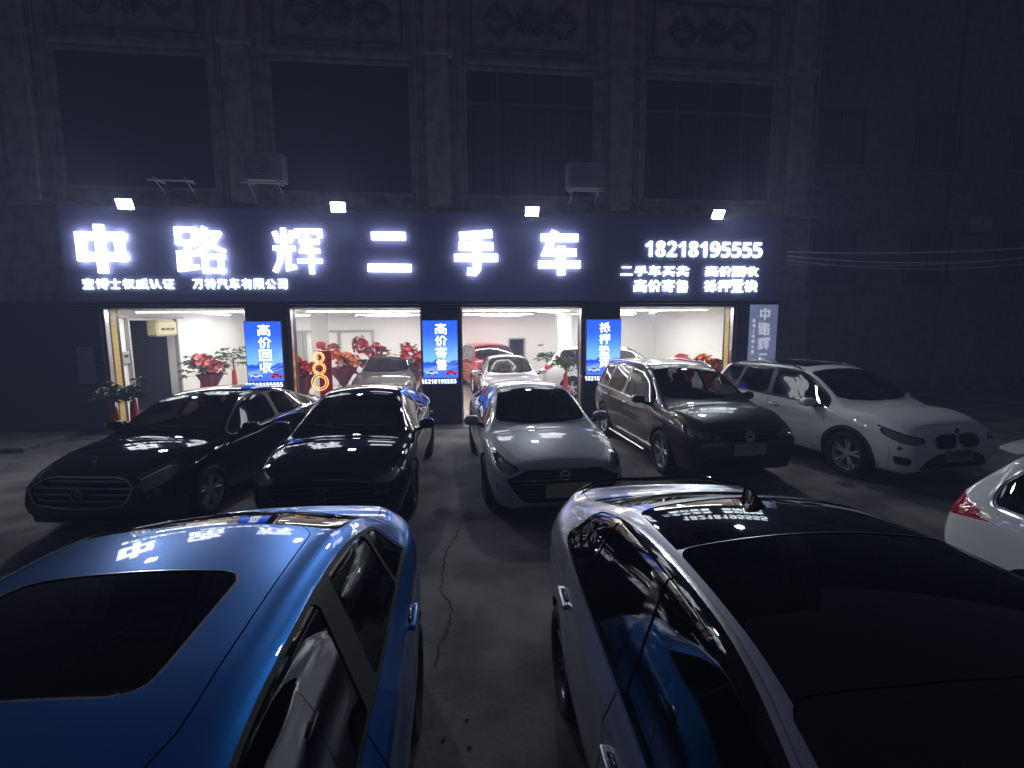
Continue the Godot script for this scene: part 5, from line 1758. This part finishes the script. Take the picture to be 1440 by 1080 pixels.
		for side in ([0, 1] if mirrored else [2]):
			var pn := part(got2[0], d.name, body_m, car, side, 0.0, got2[2], 0.014)
			if pn and d.has("handle"):
				var h: Vector2 = d.handle
				var z := _side_z(got2[0], h)
				var zz := z * (1.0 if side == 0 else -1.0)
				var sg := 1.0 if side == 0 else -1.0
				var sh := st_new()
				round_box(sh, Vector3(h.x, h.y, zz + 0.022 * sg), Vector3(0.11, 0.016, 0.011), 0.011)
				for e in [-0.085, 0.085]:
					round_box(sh, Vector3(h.x + e, h.y, zz + 0.008 * sg), Vector3(0.02, 0.014, 0.02), 0.01)
				put(sh.commit(), "handle", s.get("handle_m", body_m), pn)
				sh = st_new()
				round_box(sh, Vector3(h.x + 0.01, h.y, zz - 0.006 * sg), Vector3(0.065, 0.032, 0.012), 0.012)
				put(sh.commit(), "handle_recess", M.black_gloss, pn)
	part(rest, "body", body_m, car)
	# what hides under the shell
	var us := st_new()
	box(us, Vector3(0.35, 0.2, -s.half + 0.36), Vector3(L - 0.35, 0.62, s.half - 0.36), 0.04)
	put(us.commit(), "underbody", M.black_mat, car)
	# wheels
	for i in 2:
		for side in [-1, 1]:
			add_wheel(car, Vector3(s.axles[i], s.wheel_r, side * (s.half - 0.115)), s.wheel_r, 0.205, s.spokes, s.twin, s.rim_m, side < 0, s.get("steer", 0.0) if i == 1 else 0.0)
	# cabin
	var fy: float = s.get("seat_y", 0.36)
	var fx: float = s.seats
	for z in [-0.36, 0.36]:
		put(seat_mesh(0.5), "seat", M.seat, car).position = Vector3(fx, fy, z)
	put(seat_mesh(1.2), "rear_seat", M.seat, car).position = Vector3(fx - 0.85, fy, 0)
	var ds := st_new()
	round_box(ds, Vector3(s.dash, spline(s.belt, s.dash) - 0.12, 0), Vector3(0.26, 0.13, s.half - 0.2), 0.1)
	put(ds.commit(), "dashboard", M.seat, car)
	var sw := st_new()
	var ring := []
	for k in 21:
		var a := TAU * k / 20
		ring.append(Vector3(s.dash - 0.36 + 0.05 * sin(a), spline(s.belt, s.dash) - 0.06 + 0.17 * sin(a), -0.36 + 0.18 * cos(a)))
	tube(sw, ring, [0.014], 6, false)
	box(sw, Vector3(s.dash - 0.38, spline(s.belt, s.dash) - 0.1, -0.53), Vector3(s.dash - 0.34, spline(s.belt, s.dash) - 0.04, -0.19), 0.01)
	put(sw.commit(), "steering_wheel", M.black_mat, car)
	# door mirrors
	var mx: float = s.mirror.x
	var my: float = s.mirror.y
	var mz: float = spline(s.shoulder, mx) * s.half - 0.02
	for side in [1, -1]:
		var st := st_new()
		var t := Transform3D(Basis(Vector3.UP, -0.12 * side), Vector3(mx, my, side * (mz + 0.155)))
		round_box(st, Vector3.ZERO, Vector3(0.085, 0.072, 0.115), 0.07, t)
		var mr := put(st.commit(), "side_mirror", s.get("mirror_m", body_m), car)
		st = st_new()
		tube(st, [Vector3(mx + 0.02, my - 0.085, side * (mz - 0.03)), Vector3(mx + 0.01, my - 0.06, side * (mz + 0.06)), Vector3(mx, my - 0.04, side * (mz + 0.12))], [0.035, 0.028, 0.025], 8)
		put(st.commit(), "mirror_arm", M.black_gloss, mr)
		st = st_new()
		round_box(st, Vector3(-0.083, 0.0, 0.0), Vector3(0.006, 0.055, 0.095), 0.006, t)
		put(st.commit(), "mirror_glass", M.mirror, mr)
	# number plates
	for pl in s.plates:
		var pt := Transform3D(Basis(Vector3.BACK, pl.get("tilt", 0.0)), Vector3(pl.x, pl.y, 0))
		var st := st_new()
		box(st, Vector3(-0.008, -0.078, -0.235), Vector3(0.008, 0.078, 0.235), 0.004, pt)
		var p := put(st.commit(), "license_plate", pl.m, car)
		st = st_new()
		for e in [[-0.085, -0.072], [0.072, 0.085]]:
			box(st, Vector3(-0.012, e[0], -0.245), Vector3(0.012, e[1], 0.245), 0.003, pt)
		for e in [[-0.245, -0.229], [0.229, 0.245]]:
			box(st, Vector3(-0.012, -0.071, e[0]), Vector3(0.012, 0.071, e[1]), 0.003, pt)
		put(st.commit(), "plate_frame", M.chrome_soft, p)
	# wipers
	if s.get("wipers", true):
		for z0 in [-0.55, 0.05]:
			var st := st_new()
			var wp := []
			var sc: Dictionary = s.screen
			for k in 9:
				var z: float = z0 + 0.62 * k / 8.0
				var x: float = sc.fore + sc.bow_fore * z * z - 0.035 - 0.05 * k / 8.0
				var w := spline(s.rail, x)
				var y := spline(s.top, x) - spline(s.crown, x) * pow(z / w, 2)
				wp.append(Vector3(x, y + 0.014, z))
			tube(st, wp, [0.008], 5)
			put(st.commit(), "wiper", M.black_mat, car)
	if s.has("antenna"):
		var ax: float = s.antenna
		var y := spline(s.top, ax)
		var st := st_new()
		var secs := []
		for k in 9:
			var t := k / 8.0
			secs.append([lerpf(0.12, -0.07, t), 0.058 * pow(sin(minf(1.0, t * 1.02) * PI * 0.52), 1.2) + 0.002, 0.042 * (1.0 - 0.45 * t)])
		for k in 8:
			var a: Array = secs[k]
			var b: Array = secs[k + 1]
			for sd in [-1, 1]:
				var dy := spline(s.top, ax) - y
				quad(st, Vector3(ax + a[0], y - 0.01, sd * a[2]), Vector3(ax + b[0], y - 0.01, sd * b[2]), Vector3(ax + b[0], y + b[1], sd * 0.010), Vector3(ax + a[0], y + a[1], sd * 0.010), Vector3(0.3, 0.4, sd))
			quad(st, Vector3(ax + a[0], y + a[1], 0.010), Vector3(ax + b[0], y + b[1], 0.010), Vector3(ax + b[0], y + b[1], -0.010), Vector3(ax + a[0], y + a[1], -0.010), Vector3.UP)
		var e: Array = secs[8]
		quad(st, Vector3(ax + e[0], y - 0.01, e[2]), Vector3(ax + e[0], y + e[1], 0.010), Vector3(ax + e[0], y + e[1], -0.010), Vector3(ax + e[0], y - 0.01, -e[2]), Vector3(-1, 0, 0))
		put(st.commit(), "antenna_fin", s.get("antenna_m", M.black_gloss), car)
	if s.has("rails"):
		for side in [-1, 1]:
			var st := st_new()
			var rp := []
			for k in 15:
				var x := lerpf(s.rails[0], s.rails[1], k / 14.0)
				var up := 0.045 * minf(1.0, minf(k, 14 - k) / 1.5)
				rp.append(Vector3(x, rail_at.call(x) - 0.012 + up, side * (spline(s.rail, x) - 0.015)))
			tube(st, rp, [0.016], 8)
			put(st.commit(), "roof_rail", s.get("rail_m", M.chrome_soft), car)
	if s.has("extra"):
		s.extra.call(car, s)
	for ch in car.get_children():
		ch.position.x -= L / 2
	return car

func _join(a: Soup, b: Soup) -> Soup:
	a.p.append_array(b.p)
	a.n.append_array(b.n)
	return a

# split triangles until no edge is longer than "most"
func _finer(s: Soup, most: float) -> Soup:
	var cur := s
	for pass_ in 5:
		var out := Soup.new()
		var again := false
		for i in range(0, cur.p.size(), 3):
			var worst := 0
			var long := 0.0
			for k in 3:
				var d := cur.p[i + k].distance_to(cur.p[i + (k + 1) % 3])
				if d > long:
					long = d
					worst = k
			var a := i + worst
			var b := i + (worst + 1) % 3
			var c := i + (worst + 2) % 3
			if long > most:
				again = true
				var m := (cur.p[a] + cur.p[b]) / 2
				var n := (cur.n[a] + cur.n[b]).normalized()
				for t in [[cur.p[a], cur.n[a]], [m, n], [cur.p[c], cur.n[c]], [m, n], [cur.p[b], cur.n[b]], [cur.p[c], cur.n[c]]]:
					out.p.append(t[0])
					out.n.append(t[1])
			else:
				for k in 3:
					out.p.append(cur.p[i + k])
					out.n.append(cur.n[i + k])
		cur = out
		if not again:
			break
	return cur

func _pushed(e: Edges, by: float) -> Edges:
	for i in e.p.size():
		e.p[i] -= e.n[i] * by
	return e

func _side_z(s: Soup, q: Vector2) -> float:
	var best := 1e9
	var z := 0.8
	for p in s.p:
		var d := Vector2(p.x, p.y).distance_squared_to(q)
		if d < best:
			best = d
			z = p.z
	return z

func _side_glass(car: Node3D, s: Dictionary, soup: Soup, box3: AABB, in_dlo: Callable) -> void:
	# windows between black pillars: [x at y = 1, lean, half width]
	var pil: Array = s.dlo.pillars
	var left := soup
	var edges := []
	for i in pil.size() + 1:
		var f := func(p: Vector3) -> float:
			var d: float = in_dlo.call(p) + 0.016
			if i > 0:
				var a: Array = pil[i - 1]
				d = maxf(d, p.x - (a[0] + a[1] * (p.y - 1.0) - a[2]))
			if i < pil.size():
				var a: Array = pil[i]
				d = maxf(d, (a[0] + a[1] * (p.y - 1.0) + a[2]) - p.x)
			return d
		var got := cut(left, box3, f)
		left = got[1]
		for side in [0, 1]:
			part(got[0], "side_window", s.glass, car, side, 0.009)
		edges.append(got[2])
	for e in edges:
		_pushed(e, 0.003)
	for side in [0, 1]:
		var st := st_new()
		soup_mesh(st, left, side, 0.003)
		for e in edges:
			rim_mesh(st, e, side, 0.007)
		put(st.commit(), "pillar_trim", s.get("pillar_m", M.plastic_gloss), car)
# ---------------------------------------------------------------- cars: a lofted shell, cut into panels, glass and lamps
# a car's own axes: x forward from its tail, y up, z to its right; one half is built and mirrored

class Soup:
	var p := PackedVector3Array()
	var n := PackedVector3Array()

class Edges:
	var p := PackedVector3Array()
	var n := PackedVector3Array()

func spline(pts: Array, x: float) -> float:
	var c := pts.size()
	if x <= pts[0].x:
		return pts[0].y
	if x >= pts[c - 1].x:
		return pts[c - 1].y
	var i := 0
	while x > pts[i + 1].x:
		i += 1
	var a: Vector2 = pts[i]
	var b: Vector2 = pts[i + 1]
	var h := b.x - a.x
	var s := (b.y - a.y) / h
	var ma := s
	var mb := s
	if i > 0:
		var h0: float = a.x - pts[i - 1].x
		var s0: float = (a.y - pts[i - 1].y) / h0
		ma = 0.0 if s0 * s <= 0.0 else (s0 * h + s * h0) / (h + h0)
	if i < c - 2:
		var h1: float = pts[i + 2].x - b.x
		var s1: float = (pts[i + 2].y - b.y) / h1
		mb = 0.0 if s1 * s <= 0.0 else (s * h1 + s1 * h) / (h + h1)
	var t := (x - a.x) / h
	var t2 := t * t
	var t3 := t2 * t
	return a.y * (2 * t3 - 3 * t2 + 1) + ma * h * (t3 - 2 * t2 + t) + b.y * (3 * t2 - 2 * t3) + mb * h * (t3 - t2)

func bez(a: Vector2, b: Vector2, c: Vector2, t: float) -> Vector2:
	return a.lerp(b, t).lerp(b.lerp(c, t), t)

# one half section at x, from the bottom's middle over the side to the roof's middle: (z, y)
func car_section(s: Dictionary, x: float, fine: int) -> PackedVector2Array:
	var e := spline(s.plan, x)
	var yc := spline(s.top, x)
	var yb := spline(s.belt, x)
	var ys := spline(s.sill, x)
	var wm: float = s.half * e
	var wb = spline(s.shoulder, x) * s.half * e
	var ws: float = s.half * 0.93 * e
	var wr := spline(s.rail, x)
	var yr := yc - spline(s.crown, x)
	var ym := lerpf(ys, yb, 0.55)
	var r2 := spline(s.r2, x)
	var r3 := spline(s.r3, x)
	var p2 := Vector2(wb, yb)
	var p3 := Vector2(wr, yr)
	var out := PackedVector2Array()
	for i in 2:
		out.append(Vector2((ws - 0.05) * i / 2.0, ys))
	var low := Vector2(ws, ys + 0.05)
	for i in 3:
		out.append(bez(Vector2(ws - 0.05, ys), Vector2(ws, ys), low, i / 3.0))
	var na := 5 * fine
	for i in na:
		var t := float(i) / na
		out.append(Vector2(lerpf(low.x, wm, sin(t * PI / 2)), lerpf(low.y, ym, t)))
	var side := func(t: float) -> Vector2:
		var z := lerpf(wm, wb, t * t)
		var y := lerpf(ym, yb, t)
		return Vector2(z, y)
	var fb := minf(0.6, r2 / maxf(0.05, yb - ym))
	var fc := minf(0.45, r2 / maxf(0.02, p2.distance_to(p3)))
	var f3 := minf(0.45, r3 / maxf(0.02, p2.distance_to(p3)))
	var fd := minf(0.5, r3 / maxf(0.02, wr))
	var nb := 5 * fine
	for i in nb:
		out.append(side.call((1.0 - fb) * i / nb))
	var q0: Vector2 = side.call(1.0 - fb)
	var q1 := p2.lerp(p3, fc)
	for i in 3 * fine:
		out.append(bez(q0, p2, q1, float(i) / (3 * fine)))
	var q2 := p2.lerp(p3, 1.0 - f3)
	var nc := 5 * fine
	for i in nc:
		out.append(q1.lerp(q2, float(i) / nc))
	var crown := func(t: float) -> Vector2:  # t 0 at the rail, 1 in the middle
		var k := 1.0 - t
		return Vector2(wr * k, yc - (yc - yr) * k * k)
	var q3: Vector2 = crown.call(fd)
	for i in 4 * fine:
		out.append(bez(q2, p3, q3, float(i) / (4 * fine)))
	var nd := 5 * fine
	for i in nd + 1:
		out.append(crown.call(lerpf(fd, 1.0, float(i) / nd)))
	return out

func car_shell(s: Dictionary) -> Soup:
	var fine: int = s.get("fine", 1)
	var L: float = s.L
	var xs := []
	var count: int = 52 * fine
	for i in count + 1:
		var t := float(i) / count
		# closer together at both ends
		var u := 0.5 - 0.5 * cos(PI * t)
		xs.append(L * lerpf(t, u, 0.72))
	var rows := []
	var caps := 4
	for side in [0, 1]:
		var sec := car_section(s, 0.0 if side == 0 else L, fine)
		var x: float = 0.0 if side == 0 else L
		var mid_y := (sec[0].y + sec[sec.size() - 1].y) / 2.0
		var rings := []
		for k in range(caps, 0, -1):
			var f := float(k) / caps
			var row := PackedVector3Array()
			for q in sec:
				var z := q.x * (1.0 - f)
				row.append(Vector3(x + (1.0 if side else -1.0) * s.get("bulge", 0.03) * (1.0 - (1.0 - f) * (1.0 - f)), lerpf(q.y, mid_y, f), z))
			rings.append(row)
		if side == 0:
			rows = rings
			for xx in xs:
				var row := PackedVector3Array()
				for q in car_section(s, xx, fine):
					row.append(Vector3(xx, q.y, q.x))
				rows.append(row)
		else:
			rings.reverse()
			rows.append_array(rings)
	# ends lean
	for row in rows:
		for i in row.size():
			var p: Vector3 = row[i]
			var wf := clampf((p.x - (L - 0.9)) / 0.9, 0.0, 1.0)
			var wr := clampf((0.9 - p.x) / 0.9, 0.0, 1.0)
			var df := p.y - float(s.nose_y)
			var dr := p.y - float(s.tail_y)
			p.x -= wf * wf * (s.lean_up if df > 0 else s.lean_down) * df * df
			p.x += wr * wr * (s.tail_up if dr > 0 else s.lean_down) * dr * dr
			var cr := spline(s.crease, p.x)
			if p.z > 0.3:
				p.z += 0.011 * exp(-pow((p.y - cr) / 0.035, 2)) - 0.014 * exp(-pow((p.y - cr + 0.11) / 0.07, 2)) * smoothstep(0.6, 1.1, p.x) * smoothstep(L - 0.6, L - 1.1, p.x)
			row[i] = p
	var nr := rows.size()
	var nc: int = rows[0].size()
	var norm := []
	for j in nr:
		var row := PackedVector3Array()
		for i in nc:
			var du: Vector3 = rows[mini(j + 1, nr - 1)][i] - rows[maxi(j - 1, 0)][i]
			var dv: Vector3
			if i == nc - 1:
				var q: Vector3 = rows[j][i - 1]
				dv = Vector3(q.x, q.y, -q.z) - q
			elif i == 0:
				var q: Vector3 = rows[j][1]
				dv = q - Vector3(q.x, q.y, -q.z)
			else:
				dv = rows[j][i + 1] - rows[j][i - 1]
			if j < 2:
				du = rows[j + 1][i] - rows[j][i]
			if j > nr - 3:
				du = rows[j][i] - rows[j - 1][i]
			var n := dv.cross(du)
			if j == 0 or n.length_squared() < 1e-14:
				n = Vector3(-1, 0, 0) if j < nr / 2 else Vector3(1, 0, 0)
			if j == nr - 1:
				n = Vector3(1, 0, 0)
			row.append(n.normalized())
		norm.append(row)
	# outward: the widest row's side must point to +z
	var probe: Vector3 = norm[nr / 2][nc / 3]
	var flip := 1.0 if probe.z > 0.0 else -1.0
	var out := Soup.new()
	for j in nr - 1:
		for i in nc - 1:
			var idx := [[j, i], [j, i + 1], [j + 1, i + 1], [j + 1, i]]
			for t in [[0, 1, 2], [0, 2, 3]]:
				var a: Vector3 = rows[idx[t[0]][0]][idx[t[0]][1]]
				var b: Vector3 = rows[idx[t[1]][0]][idx[t[1]][1]]
				var c: Vector3 = rows[idx[t[2]][0]][idx[t[2]][1]]
				if (b - a).cross(c - a).length_squared() < 1e-16:
					continue
				for k in 3:
					var q: Array = idx[t[k]]
					out.p.append(rows[q[0]][q[1]])
					var n: Vector3 = norm[q[0]][q[1]]
					out.n.append(n if (q[0] == 0 or q[0] == nr - 1) else n * flip)
	return out

# cut a soup by a signed distance: [inside, outside, edge]
func cut(soup: Soup, bounds: AABB, sdf: Callable) -> Array:
	var inside := Soup.new()
	var outside := Soup.new()
	var edge := Edges.new()
	var lo := bounds.position
	var hi := bounds.end
	var P := soup.p
	var N := soup.n
	var d := [0.0, 0.0, 0.0]
	for i in range(0, P.size(), 3):
		var a := P[i]
		var b := P[i + 1]
		var c := P[i + 2]
		if (a.x < lo.x and b.x < lo.x and c.x < lo.x) or (a.x > hi.x and b.x > hi.x and c.x > hi.x) or (a.y < lo.y and b.y < lo.y and c.y < lo.y) or (a.y > hi.y and b.y > hi.y and c.y > hi.y) or (a.z < lo.z and b.z < lo.z and c.z < lo.z) or (a.z > hi.z and b.z > hi.z and c.z > hi.z):
			for k in 3:
				outside.p.append(P[i + k])
				outside.n.append(N[i + k])
			continue
		d[0] = sdf.call(a)
		d[1] = sdf.call(b)
		d[2] = sdf.call(c)
		if d[0] <= 0.0 and d[1] <= 0.0 and d[2] <= 0.0:
			for k in 3:
				inside.p.append(P[i + k])
				inside.n.append(N[i + k])
			continue
		if d[0] > 0.0 and d[1] > 0.0 and d[2] > 0.0:
			for k in 3:
				outside.p.append(P[i + k])
				outside.n.append(N[i + k])
			continue
		var ip := PackedVector3Array()
		var in_ := PackedVector3Array()
		var op := PackedVector3Array()
		var on := PackedVector3Array()
		for k in 3:
			var k2 := (k + 1) % 3
			var pa := P[i + k]
			var na := N[i + k]
			if d[k] <= 0.0:
				ip.append(pa)
				in_.append(na)
			else:
				op.append(pa)
				on.append(na)
			if (d[k] <= 0.0) != (d[k2] <= 0.0):
				var t: float = d[k] / (d[k] - d[k2])
				var q := pa.lerp(P[i + k2], t)
				var nq := na.lerp(N[i + k2], t).normalized()
				ip.append(q)
				in_.append(nq)
				op.append(q)
				on.append(nq)
				edge.p.append(q)
				edge.n.append(nq)
		for k in range(1, ip.size() - 1):
			for m in [0, k, k + 1]:
				inside.p.append(ip[m])
				inside.n.append(in_[m])
		for k in range(1, op.size() - 1):
			for m in [0, k, k + 1]:
				outside.p.append(op[m])
				outside.n.append(on[m])
	return [inside, outside, edge]

func poly_sdf(poly: PackedVector2Array, q: Vector2) -> float:
	var n := poly.size()
	var d := 1e9
	var s := 1.0
	var j := n - 1
	for i in n:
		var vi := poly[i]
		var e := poly[j] - vi
		var w := q - vi
		var b := w - e * clampf(w.dot(e) / e.length_squared(), 0.0, 1.0)
		d = minf(d, b.length_squared())
		var c1 := q.y >= vi.y
		var c2 := q.y < poly[j].y
		var c3 := e.x * w.y > e.y * w.x
		if (c1 and c2 and c3) or (not c1 and not c2 and not c3):
			s = -s
		j = i
	return s * sqrt(d)

func round_poly(pts: Array, r: float) -> PackedVector2Array:
	var src := PackedVector2Array(pts)
	var out := PackedVector2Array()
	var n := src.size()
	for i in n:
		var p := src[i]
		var a := src[(i + n - 1) % n]
		var b := src[(i + 1) % n]
		var ra := minf(r, p.distance_to(a) * 0.45)
		var rb := minf(r, p.distance_to(b) * 0.45)
		var q0 := p.move_toward(a, ra)
		var q1 := p.move_toward(b, rb)
		if r <= 0.0:
			out.append(p)
			continue
		for k in 4:
			out.append(bez(q0, p, q1, k / 3.0))
	return out

# the plane a region is drawn in
func flat(view: String, L: float, p: Vector3) -> Vector2:
	match view:
		"side":
			return Vector2(p.x, p.y)
		"top":
			return Vector2(p.x, p.z)
		"front":
			return Vector2(p.z + (L - p.x), p.y)
		"rear":
			return Vector2(p.z + p.x, p.y)
	return Vector2(p.z, p.y)

func region(view: String, L: float, poly: PackedVector2Array, grow := 0.0) -> Callable:
	return func(p: Vector3) -> float:
		return poly_sdf(poly, flat(view, L, p)) - grow

func bounds_of(view: String, L: float, poly: PackedVector2Array, pad := 0.03) -> AABB:
	var lo := poly[0]
	var hi := poly[0]
	for q in poly:
		lo = lo.min(q)
		hi = hi.max(q)
	lo -= Vector2(pad, pad)
	hi += Vector2(pad, pad)
	match view:
		"side":
			return AABB(Vector3(lo.x, lo.y, 0.25), Vector3(hi.x - lo.x, hi.y - lo.y, 2.0))
		"top":
			return AABB(Vector3(lo.x, 0.62, lo.y), Vector3(hi.x - lo.x, 2.0, hi.y - lo.y))
		"front":
			return AABB(Vector3(L - 1.5, lo.y, -0.1), Vector3(2.0, hi.y - lo.y, 2.0))
	return AABB(Vector3(-0.5, lo.y, -0.1), Vector3(2.0, hi.y - lo.y, 2.0))

func soup_mesh(st: SurfaceTool, s: Soup, mirror: int, push := 0.0) -> void:
	# mirror: 0 right half, 1 left half, 2 both
	for side in ([0, 1] if mirror == 2 else [mirror]):
		var f := Vector3(1, 1, 1 if side == 0 else -1)
		for i in range(0, s.p.size(), 3):
			tri_n(st, (s.p[i] - s.n[i] * push) * f, (s.p[i + 1] - s.n[i + 1] * push) * f, (s.p[i + 2] - s.n[i + 2] * push) * f, s.n[i] * f, s.n[i + 1] * f, s.n[i + 2] * f)

# the turned-in rim along a cut
func rim_mesh(st: SurfaceTool, e: Edges, mirror: int, depth: float, along := Vector3.ZERO) -> void:
	for side in ([0, 1] if mirror == 2 else [mirror]):
		var f := Vector3(1, 1, 1 if side == 0 else -1)
		for i in range(0, e.p.size() - 1, 2):
			var a := e.p[i]
			var b := e.p[i + 1]
			var da := (along if along != Vector3.ZERO else -e.n[i]) * depth
			var db := (along if along != Vector3.ZERO else -e.n[i + 1]) * depth
			var out := (b - a).cross(da)
			if out.length_squared() < 1e-16:
				continue
			quad(st, a * f, b * f, (b + db) * f, (a + da) * f, out * f)

func part(soup: Soup, called: String, m: Material, parent: Node3D, mirror := 2, push := 0.0, edge: Edges = null, depth := 0.012) -> MeshInstance3D:
	if soup.p.size() == 0:
		return null
	var st := st_new()
	soup_mesh(st, soup, mirror, push)
	if edge:
		rim_mesh(st, edge, mirror, depth)
	return put(st.commit(), called, m, parent)
